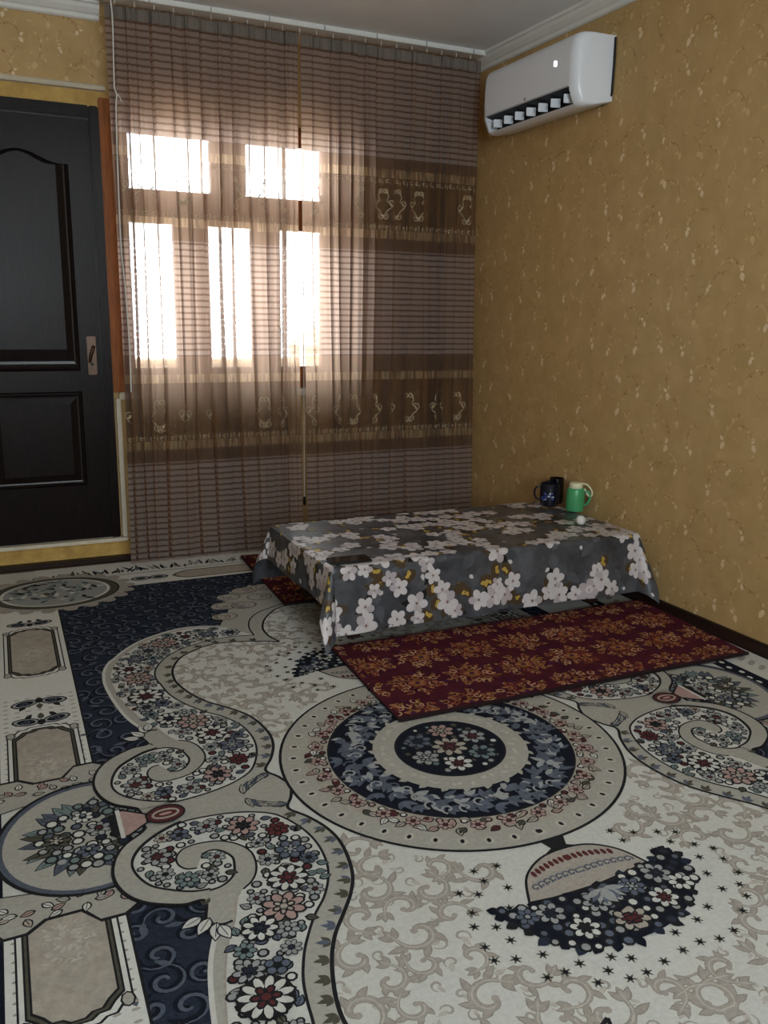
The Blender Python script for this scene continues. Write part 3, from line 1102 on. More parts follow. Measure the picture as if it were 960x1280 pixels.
M['jug_green'] = mat('green_plastic', rgb(70, 158, 104), .35, noise=.06, nscale=20, spec=.5)
M['jug_cream'] = mat('cream_plastic', rgb(222, 220, 186), .4, spec=.5)
jug = empty('jug', 'green plastic jug with cream lid and cream looped strap on the table', 'jug', (2.462, 3.20, tz))
b = MB(); b.lathe([(.036, 0), (.040, .003), (.042, .03), (.042, .075), (.040, .095), (.036, .106), (.034, .108)], (0, 0, 0), M['jug_green'], 32); b.build('body', jug, smooth=True)
b = MB(); b.lathe([(.030, .1065), (.031, .118), (.030, .128), (.026, .132), (.0, .133)], (0, 0, 0), M['jug_cream'], 28); lid_ = b.build('lid', jug, smooth=True, label='cream lid')
b = MB(); b.tube(smooth3d([(.026, -.012, .128), (.045, -.024, .122), (.058, -.034, .104), (.064, -.040, .084), (.058, -.038, .070), (.050, -.030, .072), (.044, -.024, .084), (.038, -.016, .104)]), .0042, M['jug_cream'], 8); b.build('strap', lid_, smooth=True, label='cream looped strap')
b = MB(); b.tube(smooth3d([(.036, -.02, .092), (.052, -.032, .086), (.056, -.036, .062), (.048, -.030, .036), (.036, -.02, .026)]), .0055, M['jug_green'], 8); b.build('handle', jug, smooth=True)

M['mug_navy'] = mat('navy_glaze', rgb(22, 24, 36), .12, spec=.6)
M['mug_black'] = mat('black_glaze', rgb(16, 15, 18), .12, spec=.6)
M['mug_blue'] = mat('blue_print', rgb(70, 86, 150), .2); M['mug_white'] = mat('white_print', rgb(190, 196, 205), .2)


def mug(name, label, loc, r, h, mt, ha, deco):
    e = empty(name, label, 'mug', loc)
    b = MB(); b.lathe([(r * .8, 0), (r * .88, .002), (r * .97, h * .15), (r, h * .5), (r * .98, h * .9), (r * .97, h), (r * .90, h), (r * .90, h * .9), (r * .88, h * .12), (0, h * .1)], (0, 0, 0), mt, 32); b.build('body', e, smooth=True)
    c, s = math.cos(ha), math.sin(ha)
    pts = [(r * .93, .82), (r * 1.25, .84), (r * 1.5, .70), (r * 1.52, .48), (r * 1.3, .30), (r * .95, .24)]
    b = MB(); b.tube(smooth3d([(a * c, a * s, k * h) for a, k in pts]), .0052, mt, 8); b.build('handle', e, smooth=True)
    if deco:
        mb = MB()
        d = Draw(mb, lambda x, y, l: (math.cos(x) * (r * 1.0 + .0006 + .0002 * l), math.sin(x) * (r * 1.0 + .0006 + .0002 * l), y))
        rr_ = random.Random(5)
        for k in range(16):
            a = -PI / 2 - .75 + rr_.uniform(-.75, .75); zz = h * rr_.uniform(.2, .62)
            d.fill([(a + (px) / r, zz + py) for px, py in ell(0, 0, rr_.uniform(.004, .008), rr_.uniform(.003, .006), rr_.uniform(0, 3), 8)], k * .1, rr_.choice((M['mug_blue'], M['mug_white'], M['mug_blue'])))
        mb.build('flower_print', e, label='blue and white flower print')
    return e


mug('mug', 'dark navy mug with blue flower print on the table', (2.415, 3.335, tz), .046, .108, M['mug_navy'], 2.6, True)
mug('mug', 'plain black mug standing behind the navy mug', (2.482, 3.375, tz), .035, .122, M['mug_black'], 2.3, False)
sh = empty('salt_shaker', 'small white round salt shaker in front of the green jug', 'shaker', (2.318, 2.965, tz))
b = MB(); b.lathe([(.012, 0), (.016, .003), (.0195, .014), (.019, .024), (.015, .033), (.008, .038), (0, .039)], (0, 0, 0), M['white_trim'], 24); b.build('body', sh, smooth=True)
b = MB(); b.lathe([(.0, .0), (.005, 0), (.005, .0012), (0, .0012)], (0, 0, .0385), M['ac_grey'], 10); b.build('cap', sh)


# ------------------------------------------------------------------ carpet
def cmat(name, c, noise=.14, ns=90):
    return mat('carpet_' + name, c, 0.95, noise=noise, nscale=ns, bump=0.5, bscale=420, spec=0.05)


CM = dict(
    cream=cmat('cream', rgb(197, 198, 192), .08), greige=cmat('greige', rgb(161, 154, 145)), greige_dk=cmat('greige_dark', rgb(146, 139, 130)), greige2=cmat('greige_light', rgb(180, 175, 166)),
    beige=cmat('beige', rgb(164, 162, 153), .10), tan=cmat('tan', rgb(164, 157, 146), .16, 50), line=cmat('outline', rgb(38, 38, 40)),
    navy=cmat('navy', rgb(42, 48, 61), .25), navy_lt=cmat('navy_light', rgb(84, 91, 103), .2), navy_dk=cmat('navy_dark', rgb(27, 30, 40)),
    pink=cmat('pink', rgb(166, 140, 134)), red=cmat('dark_red', rgb(88, 46, 48)), grey=cmat('grey', rgb(150, 153, 152)),
    blue=cmat('blue_grey', rgb(92, 99, 113)), white=cmat('white', rgb(208, 209, 204), .06), olive=cmat('olive', rgb(82, 80, 70)), teal=cmat('teal_grey', rgb(110, 126, 126)))
CX, CY = 1.13, 1.965
PMAX, QMAX = 1.378, 2.27


def c2w(u, v):
    k = .033 * max(0.0, 1 - abs(v) / 1.1) * (1 if u < 0 else .3)
    return CX + u + .018 * v * (1 if u < 0 else .15), CY + v + k * u


def w2c(X, Y):
    v = Y - CY
    for _ in range(8):
        u = X - CX - .018 * v
        v = Y - CY - .033 * max(0.0, 1 - abs(v) / 1.1) * u
    return u, v


CZ = .009


def quad_map(sx, sy):
    def f(p, q, l):
        x, y = c2w(sx * p, sy * q)
        return (x, y, CZ + .00045 * l)
    return f


def nq(pts):      # traced on the near-left quarter -> (p, q)
    return [(-w2c(x, y)[0], -w2c(x, y)[1]) for x, y in pts]


def fq(pts):      # traced on the far-left quarter -> (p, q)
    return [(-w2c(x, y)[0], w2c(x, y)[1]) for x, y in pts]


T_right = nq([(.612, 1.85), (.642, 1.799), (.667, 1.739), (.677, 1.676), (.671, 1.607), (.655, 1.541), (.627, 1.486), (.587, 1.431), (.553, 1.386), (.526, 1.335), (.505, 1.277), (.491, 1.221)])
T_W = nq([(.438, 1.205), (.444, 1.248), (.455, 1.299), (.477, 1.356), (.501, 1.401), (.535, 1.454), (.573, 1.5), (.603, 1.554), (.62, 1.608), (.626, 1.682), (.613, 1.757), (.578, 1.831), (.528, 1.867), (.473, 1.885), (.416, 1.893), (.358, 1.892), (.303, 1.868), (.26, 1.835), (.233, 1.798), (.223, 1.76), (.229, 1.718), (.249, 1.675), (.283, 1.646), (.323, 1.623), (.361, 1.616), (.391, 1.622), (.418, 1.645), (.429, 1.676), (.433, 1.711), (.416, 1.743), (.395, 1.754), (.373, 1.747)])
T_W2 = nq([(.352, 1.702), (.33, 1.708), (.317, 1.73), (.319, 1.76), (.341, 1.785), (.379, 1.791), (.426, 1.78), (.461, 1.748), (.478, 1.707), (.472, 1.652), (.45, 1.611), (.409, 1.575), (.382, 1.503), (.352, 1.442), (.326, 1.363), (.303, 1.267)])
T_left = nq([(.273, 1.892), (.221, 1.847), (.194, 1.804), (.181, 1.753), (.183, 1.708), (.198, 1.664), (.225, 1.629), (.259, 1.606), (.299, 1.588), (.342, 1.583), (.331, 1.526), (.355, 1.503), (.379, 1.505)])
F_out = fq([(.515, 2.749), (.527, 2.826), (.565, 2.906), (.614, 2.955), (.69, 2.997), (.765, 2.998), (.85, 2.974), (.944, 2.93)])
F_arc = fq([(.944, 2.93), (.925, 2.995), (.925, 3.08), (.953, 3.165), (.996, 3.235), (1.05, 3.293), (1.13, 3.33)])
F_in = fq([(.459, 2.773), (.474, 2.848), (.516, 2.926), (.569, 2.98), (.636, 3.02), (.732, 3.045), (.809, 3.047), (.874, 3.031)])
F_in2 = fq([(.874, 3.031), (.881, 3.121), (.91, 3.207), (.963, 3.275), (1.046, 3.322), (1.13, 3.36)])
F_rim = fq([(.322, 2.70), (.32, 2.823), (.343, 2.922), (.393, 3.017), (.472, 3.11), (.555, 3.163), (.644, 3.195), (.72, 3.188), (.793, 3.162)])

right_edge = smooth_path([(.475, 0.0), (.495, .055)] + T_right + F_out, 5)
arc_edge = smooth_path(F_arc, 5)
left_edge = smooth_path([(.86, 0.0)] + T_left, 5)
rim_edge = smooth_path([(.757, .445), (.79, .53), (.81, .62)] + [(p + .004, q) for p, q in F_rim], 5)
rim_out = [(p + .016 * (1 if q < 1.0 else .6), q + (.014 if q > .9 else 0)) for p, q in rim_edge]
W_outer = smooth_path(F_in[::-1] + T_W, 5)
W_inner = smooth_path(T_W2 + F_rim, 5)
W_poly = W_outer + W_inner
scallop = [(.30, 1.37), (.27, 1.45), (.29, 1.52), (.24, 1.56), (.235, 1.62), (.17, 1.63), (.13, 1.68), (.07, 1.65), (0, 1.68)]
B_poly = right_edge + arc_edge[1:] + scallop[::-1] + rim_out[::-1] + left_edge[::-1]
F_poly = [(0, 0)] + right_edge + arc_edge[1:] + [(0, arc_edge[-1][1])]

rng = random.Random(3)
cb = MB()
carp_base = [(-PMAX, -QMAX), (PMAX, -QMAX), (PMAX, QMAX), (-PMAX, QMAX)]
NB = 24
# slab: top, sides, binding edge
top = [(*c2w(u, v), CZ) for u, v in [(-PMAX + 2 * PMAX * i / NB, -QMAX) for i in range(NB)] + [(PMAX, -QMAX + 2 * QMAX * i / NB) for i in range(NB)] + [(PMAX - 2 * PMAX * i / NB, QMAX) for i in range(NB)] + [(-PMAX, QMAX - 2 * QMAX * i / NB) for i in range(NB)]]
cb.poly(top, CM['cream'])
for i in range(len(top)):
    a, c = top[i], top[(i + 1) % len(top)]
    cb.poly([(a[0], a[1], 0.0005), (c[0], c[1], 0.0005), c, a], CM['white'])


def petal_flower(d, x, y, r, pm, cm, n, L, a0=0.0, ring=False):
    """Round flower: dark outlined petals around a dark eye."""
    if ring:
        d.fill(ell(x, y, r * .98, r * .98, 0, 14), L, CM['line'])
    for k in range(n):
        a = a0 + 2 * PI * k / n
        px, py = x + .62 * r * math.cos(a), y + .62 * r * math.sin(a)
        w = .62 * r * PI / n
        d.fill(ell(px, py, .42 * r, w * 1.22, a, 9), L + (k % 2) * .3, CM['line'])
        d.fill(ell(px, py, .31 * r, w * .84, a, 9), L + 1, pm)
    if r > .03 and n > 5:                        # second, smaller whorl
        for k in range(6):
            a = a0 + .5 + 2 * PI * k / 6
            d.fill(ell(x + .34 * r * math.cos(a), y + .34 * r * math.sin(a), .22 * r, .17 * r, a, 7), L + 1.3, CM['line'])
            d.fill(ell(x + .33 * r * math.cos(a), y + .33 * r * math.sin(a), .13 * r, .09 * r, a, 7), L + 1.6, cm)
        d.fill(ell(x, y, .17 * r, .17 * r, 0, 7), L + 2.0, cm)
        return
    d.fill(ell(x, y, .36 * r, .36 * r, 0, 9), L + 1.6, CM['line'])
    d.fill(ell(x, y, .22 * r, .22 * r, 0, 8), L + 2.2, cm)


def out_leaf(d, x, y, l, w, a, mt, L):
    d.fill(leaf_pts(x - .004 * math.cos(a), y - .004 * math.sin(a), l + .008, w + .0035, a), L, CM['line'])
    d.fill(leaf_pts(x, y, l, w, a), L + .8, mt)
    d.stroke([(x, y), (x + l * .8 * math.cos(a), y + l * .8 * math.sin(a))], .0018, L + 1.2, CM['line'])


def bud(d, x, y, r, mt, L):
    d.fill(ell(x, y, r + .003, r + .003, 0, 8), L, CM['line'])
    d.fill(ell(x, y, r * .78, r * .78, 0, 8), L + .8, mt)


def acanthus_scroll(d, x, y, s, a, hand, L, m1, m2):
    """C-scroll with leaf lobes, two tones."""
    path = spiral_pts(x, y, s * .18, s, a, hand * .85, 16)
    lf = lambda px_, py_, l_, w_, a_, L_: (d.fill(leaf_pts(px_, py_, l_, w_, a_, 5), L_, CM['greige_dk']), d.fill(leaf_pts(px_ + l_ * .06 * math.cos(a_), py_ + l_ * .06 * math.sin(a_), l_ * .84, w_ * .66, a_, 5), L_ + .3, m1))
    d.stroke(path, [s * .16 + s * .24 * math.sin(PI * i / 16) for i in range(17)], L - .25, CM['greige_dk'])
    d.stroke(path, [s * .10 + s * .22 * math.sin(PI * i / 16) for i in range(17)], L, m1)
    d.fill(ell(path[0][0], path[0][1], s * .17, s * .17, 0, 9), L + .1, m1)
    for i in (5, 8, 11, 14):
        px, py = path[i]
        aa = math.atan2(py - y, px - x)
        lf(px, py, s * (.55 + .03 * i), s * .19, aa + hand * .7, L - .2)
    d.stroke(path[4:], s * .07, L + .5, m2)
    ex, ey = path[-1]
    ea = math.atan2(ey - path[-2][1], ex - path[-2][0])
    for da in (-.6, 0, .6):
        lf(ex, ey, s * .78, s * .19, ea + da, L - .1)
    d.stroke([(ex, ey), (ex + .5 * s * math.cos(ea), ey + .5 * s * math.sin(ea))], s * .05, L + .6, m2)


# arrangement for one quarter, then drawn four times mirrored
field_ok = lambda p: inside(p, F_poly) and math.hypot(*p) > .52 and not (math.hypot(p[0] / .31, (p[1] - .70) / .235) < 1)
field_pts = [(x, y, rng.uniform(.036, .050), rng.uniform(0, 6.28), rng.choice((-1, 1))) for x, y in poisson(0, .66, 0, 1.36, .078, rng, field_ok, 5000)]
field_small = [(x, y, rng.uniform(.012, .02), rng.uniform(0, 6.28), rng.choice((-1, 1))) for x, y in poisson(0, .66, 0, 1.36, .046, rng, lambda p: field_ok(p) and all(math.hypot(p[0] - f[0], p[1] - f[1]) > .04 for f in field_pts), 4000)]
navy_pts = [(x, y, rng.uniform(.030, .042), rng.uniform(0, 6.28), rng.choice((-1, 1))) for x, y in poisson(.0, .93, .30, 1.86, .062, rng, lambda p: not inside(p, B_poly) and not inside(p, F_poly), 6000)]
# flowers traced in the near-left quarter: (pixel x, pixel y, radius in metres, petal, eye, petals)
trace = [(258, 1039, .030, 'grey', 'red', 7), (304, 1038, .044, 'pink', 'line', 8), (347, 1043, .032, 'red', 'red', 7), (322, 1060, .020, 'grey', 'line', 6), (363, 1068, .040, 'blue', 'grey', 6), (386, 1079, .024, 'navy_lt', 'line', 7), (360, 1103, .050, 'cream', 'red', 10), (355, 1140, .052, 'pink', 'tan', 8),
         (325, 1168, .042, 'cream', 'navy', 9), (360, 1168, .028, 'grey', 'grey', 7), (312, 1222, .036, 'grey', 'navy', 8), (333, 1255, .060, 'cream', 'red', 11), (197, 1077, .036, 'grey', 'red', 7), (207, 1100, .024, 'grey', 'line', 7), (235, 1107, .030, 'teal', 'grey', 7), (263, 1100, .022, 'grey', 'line', 6), (225, 1050, .026, 'blue', 'line', 5), (347, 1215, .028, 'blue', 'line', 5)]
fl = []
for px, py, r, a_, c_, n_ in trace:
    (p, q), = nq([on_floor(px, py)])
    fl.append((p, q, r * .93, a_, c_, n_))
far_mid = smooth_path([(.74, .83), (.755, .93), (.70, 1.02), (.62, 1.10), (.52, 1.14), (.42, 1.14), (.34, 1.12)], 12)
acc = 0.0
kinds = [('pink', 'tan', 8, .050), ('cream', 'red', 9, .044), ('blue', 'grey', 6, .034), ('grey', 'navy', 8, .040)]
ki = 0
last = far_mid[0]
for pt in far_mid:
    if math.hypot(pt[0] - last[0], pt[1] - last[1]) > .082 or pt is far_mid[0]:
        k = kinds[ki % 4]; ki += 1
        fl.append((pt[0], pt[1], k[3], k[0], k[1], k[2])); last = pt
small_ok = lambda p: inside(p, W_poly) and all(math.hypot(p[0] - f[0], p[1] - f[1]) > f[2] + .017 for f in fl) and min(math.hypot(p[0] - e[0], p[1] - e[1]) for e in W_outer + W_inner) > .022
for x, y in poisson(.4, .95, 0, 1.2, .046, rng, small_ok, 4000):
    k = rng.choice((('grey', 'red', 7), ('blue', 'grey', 6), ('teal', 'line', 7), ('tan', 'red', 7), ('grey', 'navy', 8)))
    fl.append((x, y, rng.uniform(.019, .025)) + k)
fill_ok = lambda p: inside(p, W_poly) and all(math.hypot(p[0] - f[0], p[1] - f[1]) > f[2] * .82 for f in fl) and min(math.hypot(p[0] - e[0], p[1] - e[1]) for e in W_outer + W_inner) > .013
filler = [(x, y, rng.random(), rng.uniform(0, 6.28)) for x, y in poisson(.4, .95, 0, 1.2, .0195, rng, fill_ok, 9000)]
ticks = []
mid_band = []


def quarter(sx, sy):
    d = Draw(cb, quad_map(sx, sy)); d.flip = sx * sy < 0
    r2 = random.Random(7)
    # navy ground and its scrolls
    d.fill([(0, .28), (.935, .28), (.935, 1.87), (0, 1.87)], 1, CM['navy'])
    for x, y, s, a, h in navy_pts:
        path = spiral_pts(x, y, s * .12, s, a, h * 1.15, 18)
        d.stroke([(px + .004, py - .004) for px, py in path], .017, 1.5, CM['navy_dk'])
        d.stroke(path, .009, 2.0, CM['navy_lt'], taper=True)
        ex, ey = path[-1]
        for da in (-.8, .3):
            ang = math.atan2(ey - path[-3][1], ex - path[-3][0]) + da
            d.fill(leaf_pts(ex, ey, .04, .007, ang), 2.2 if da > 0 else 1.7, CM['navy_lt'] if da > 0 else CM['navy_dk'])
    # cream field and its tone-on-tone arabesques
    d.fill(F_poly, 2.6, CM['cream'])
    for x, y, s, a, h in field_pts:
        acanthus_scroll(d, x, y, s, a, h, 3.2, CM['greige'], CM['greige2'])
    for x, y, s, a, h in field_small:
        d.stroke(spiral_pts(x, y, s * .2, s, a, h * .9, 9), .006, 2.8, CM['greige'], taper=True)
        d.fill(leaf_pts(x, y, s * 1.6, s * .35, a), 2.9, CM['greige2'])
    # scroll band
    d.fill(B_poly, 4.2, CM['beige'])
    d.stroke(right_edge, .0085, 4.6, CM['line'])
    d.stroke(arc_edge, .008, 4.6, CM['line'])
    d.stroke(left_edge, .007, 4.6, CM['line'])
    d.stroke(rim_out, .010, 4.6, CM['cream'])
    d.stroke(smooth_path(F_in2, 5), .006, 4.6, CM['line'])
    d.fill(W_poly, 5.0, CM['cream'])
    d.stroke(W_outer, .006, 5.4, CM['line'])
    d.stroke(W_inner[:len(W_inner) // 2 - 6], .005, 5.4, CM['line'])
    d.stroke(W_inner[len(W_inner) // 2 - 6:], .005, 5.4, CM['greige'])
    # shading sprigs woven along the band
    for i in range(8, len(right_edge) - 3, 4):
        x, y = right_edge[i]
        x1, y1 = right_edge[i + 1]
        a = math.atan2(y1 - y, x1 - x)
        an = a + PI / 2
        if not inside((x + .02 * math.cos(an), y + .02 * math.sin(an)), B_poly): an -= PI
        for s, da in ((.026, -.5), (.032, .15), (.022, .8)):
            d.fill(leaf_pts(x + .005 * math.cos(an), y + .005 * math.sin(an), s, .0065, an + da, 4), 4.8, CM['blue'] if 12 < i < 60 and r2.random() < .35 else CM['olive'])
    for i in range(6, len(left_edge) - 14, 5):
        x, y = left_edge[i]
        for da in (-.5, .5):
            d.fill(leaf_pts(x, y, .022, .005, math.atan2(.22 - y, .78 - x) + da, 4), 4.8, CM['olive'])
    # acanthus flourish at the meeting of the two scrolls
    for k in range(7):
        a = PI - .25 + k * .22
        out_leaf(d, .60 - .008 * k, .012 + .010 * k, .045, .007, a - 1.2, r2.choice((CM['beige'], CM['grey'], CM['blue'])), 5.2)
    # leafy curl under the spiral, scalloped leaves at the band's end
    for k, (x, y, l, a) in enumerate(((.775, .44, .05, 1.3), (.785, .42, .05, .9), (.80, .41, .045, .4), (.77, .45, .045, 1.8))):
        out_leaf(d, x, y, l, .012, a, CM['cream'], 5.0 + .3 * k)
    for k, (x, y, r) in enumerate(((.30, 1.44, .055), (.255, 1.55, .05), (.17, 1.61, .055), (.08, 1.63, .05), (.22, 1.42, .05), (.13, 1.50, .05), (.33, 1.31, .05))):
        d.fill(ell(x, y, r + .004, r * .8 + .004, 0, 14), 5.0 + .5 * k, CM['line'])
        d.fill(ell(x, y, r, r * .8, 0, 14), 5.22 + .5 * k, CM['beige'] if k % 2 else CM['tan'])
        for j in range(5):
            d.stroke(spiral_pts(x, y, .006 + .008 * j, .008 + .008 * j, r2.uniform(0, 6), .4, 5), .004, 5.44 + .5 * k, r2.choice((CM['grey'], CM['olive'], CM['blue'])))
    # flowers
    for x, y, t, a in filler:
        if t < .45:
            out_leaf(d, x, y, .024, .0075, a, CM[('teal', 'grey', 'olive', 'blue')[int(t * 97) % 4]], 5.6)
        elif t < .7:
            bud(d, x, y, .010, CM[('grey', 'cream', 'red', 'grey')[int(t * 89) % 4]], 5.8)
        else:
            bud(d, x, y, .0065, CM['grey'], 5.8)
    for i, (x, y, r, pm, em, n) in enumerate(fl):
        petal_flower(d, x, y, r, CM[pm], CM[em], n, 7.2 + (i % 3) * 2.6, i * .7, ring=(n > 8))
    # side border strip with cartouches
    full = d.raw_map
    d.raw_map = lambda p, q, l: full(p, q, 2.32 + (l - 4.9) * .24)
    d.fill([(.935, .24), (1.165, .24), (1.165, 1.9), (.935, 1.9)], 4.9, CM['white'])
    d.stroke([(.935, .28), (.935, 1.7)], .006, 5.1, CM['line'])
    def cart(q0, q1, pc=1.05, hw=.074):
        n = .03
        def outl(e):
            w, a, b = hw + e, q0 - e, q1 + e
            return [(pc - w, a + n * 1.6), (pc - w, b - n * 1.6), (pc - w + n * .6, b - n * 1.0), (pc - w + n, b - n * .4), (pc - w + n * 1.6, b - n * .35), (pc - w + n * 2.0, b), (pc + w - n * 2.0, b), (pc + w - n * 1.6, b - n * .35), (pc + w - n, b - n * .4), (pc + w - n * .6, b - n * 1.0), (pc + w, b - n * 1.6),
                    (pc + w, a + n * 1.6), (pc + w - n * .6, a + n * 1.0), (pc + w - n, a + n * .4), (pc + w - n * 1.6, a + n * .35), (pc + w - n * 2.0, a), (pc - w + n * 2.0, a), (pc - w + n * 1.6, a + n * .35), (pc - w + n, a + n * .4), (pc - w + n * .6, a + n * 1.0)]
        d.fill(outl(.023), 5.2, CM['line']); d.fill(outl(.019), 5.4, CM['white'])
        d.fill(outl(.010), 5.6, CM['line']); d.fill(outl(.006), 5.82, CM['olive']); d.fill(outl(.001), 6.04, CM['line']); d.fill(outl(-.003), 6.26, CM['tan'])
        for sp in (-1, 1):
            for qq, sg in ((q0 + .02, -1), (q1 - .02, 1)):
                d.fill(ell(pc + sp * (hw + .012), qq + sg * .004, .014, .020, 0, 8), 5.5, CM['line'])
                d.fill(ell(pc + sp * (hw + .012), qq + sg * .004, .010, .016, 0, 8), 5.75, CM['beige'])
        qm = (q0 + q1) / 2
        for k in range(12):                               # faint rosette
            a = 2 * PI * k / 12
            d.fill(leaf_pts(pc + .012 * math.cos(a), qm - .03 + .016 * math.sin(a), .020, .0045, a, 4), 6.55, CM['greige2'])
            d.stroke(spiral_pts(pc + .044 * math.cos(a), qm - .03 + .062 * math.sin(a), .003, .010, a, .8, 7), .003, 6.55, CM['greige2'])
        for k in range(40):
            a, rr = r2.uniform(0, 6.28), r2.uniform(.01, .055)
            d.fill(leaf_pts(pc + rr * math.cos(a), qm - .03 + rr * 1.6 * math.sin(a), .016, .004, r2.uniform(0, 6.28), 4), 6.6, r2.choice((CM['beige'], CM['greige2'], CM['greige2'])))
    cart(.20, .585)
    cart(1.00, 1.45)
    for qq, sg in ((.645, 1), (.775, -1), (1.52, 1)):
        for sp in (-1, 1):
            x = 1.05 + sp * .042
            d.fill(ell(x, qq, .042, .026, sp * sg * .25, 14), 5.4, CM['line'])
            d.fill(ell(x, qq, .036, .020, sp * sg * .25, 14), 5.6, CM['grey'])
            d.fill(ell(x, qq, .027, .016, sp * sg * .25, 12), 5.8, CM['navy_dk'])
            d.stroke(spiral_pts(x, qq, .004, .013, 0, sp * 1.0, 10), .005, 6.0, CM['navy_lt'])
            d.fill(leaf_pts(x, qq + sg * .018, .035, .009, PI / 2 * sg + sp * .5), 5.3, CM['line'])
        d.fill(ell(1.05, qq - sg * .012, .012, .02, 0, 8), 5.9, CM['line'])
        d.fill(leaf_pts(1.05, qq + sg * .01, .04, .010, PI / 2 * sg), 5.5, CM['olive'])
    for i in range(7):                                    # small grey checks between the palmettes
        for j in range(8):
            d.fill(ell(.955 + i * .032, .60 + j * .030, .009, .004, 0, 6), 5.1, CM['greige'])
    for j in range(11):
        for x in (.953, 1.147):
            d.fill(ell(x, .30 + j * .028, .007, .004, 0, 6), 5.15, CM['greige'])
    d.raw_map = full
    # outer guard: navy with white dots, then a cream leaf edge
    d.fill([(1.165, 0), (1.23, 0), (1.23, 1.9), (1.165, 1.9)], 2.0, CM['navy_dk'])
    for j in range(40):
        d.fill(ell(1.197 + (j % 2) * .012 - .006, .02 + j * .047, .009, .012, 0, 7), 2.3, CM['white'])
        d.fill(ell(1.30, .02 + j * .047, .028, .012, .6, 7), 2.3, CM['greige'])
    # end border strip
    d.fill([(0, 1.868), (1.0, 1.868), (1.0, 2.27), (0, 2.27)], 3.0, CM['white'])
    d.stroke([(0, 1.868), (.74, 1.868)], .007, 3.3, CM['line'])
    d.stroke([(0, 2.058), (.8, 2.058)], .006, 3.3, CM['olive'])
    for x0, x1 in ((0, .40),):
        d.fill([(x0, 1.90), (x1 - .05, 1.90), (x1, 1.93), (x1 + .02, 1.96), (x1, 1.99), (x1 - .05, 2.025), (x0, 2.025)], 3.4, CM['olive'])
        d.fill([(x0, 1.91), (x1 - .055, 1.91), (x1 - .012, 1.935), (x1 + .005, 1.96), (x1 - .012, 1.985), (x1 - .055, 2.015), (x0, 2.015)], 3.7, CM['tan'])
    for x in (.48, .56):
        d.fill(ell(x, 1.965, .045, .032, 0, 14), 3.5, CM['line'])
        d.fill(ell(x, 1.965, .036, .024, 0, 14), 3.7, CM['grey'])
        d.fill(ell(x, 1.965, .024, .016, 0, 10), 3.9, CM['navy'])
    for k in range(60):
        x = .01 + k * .017
        d.fill(leaf_pts(x, 2.08 + r2.uniform(0, .02), r2.uniform(.05, .11), .008, PI / 2 + r2.uniform(-.5, .5)), 3.5, r2.choice((CM['olive'], CM['grey'], CM['navy_lt'], CM['line'], CM['greige'])))
    # corner roundel
    c0 = (.93, 1.89)
    d.fill(ell(*c0, .30, .24, 0, 40), 5.0, CM['beige'])
    for k in range(22):
        a = 2 * PI * k / 22
        d.fill(ell(c0[0] + .30 * math.cos(a), c0[1] + .24 * math.sin(a), .035, .03, a, 9), 4.95, CM['greige'])
    d.fill(ell(*c0, .265, .215, 0, 40), 6.2, CM['line']); d.fill(ell(*c0, .258, .209, 0, 40), 6.4, CM['olive'])
    d.fill(ell(*c0, .225, .185, 0, 40), 6.6, CM['white']); d.fill(ell(*c0, .212, .175, 0, 40), 6.8, CM['grey'])
    for k in range(90):
        a, rr = r2.uniform(0, 6.28), math.sqrt(r2.random())
        x, y = c0[0] + .19 * rr * math.cos(a), c0[1] + .155 * rr * math.sin(a)
        d.fill(leaf_pts(x, y, r2.uniform(.03, .06), .010, r2.uniform(0, 6.28)), 7.0 + .01 * k, CM[r2.choice(('olive', 'line', 'teal', 'cream', 'navy_lt', 'greige'))])


for sx in (-1, 1):
    for sy in (-1, 1):
        quarter(sx, sy)

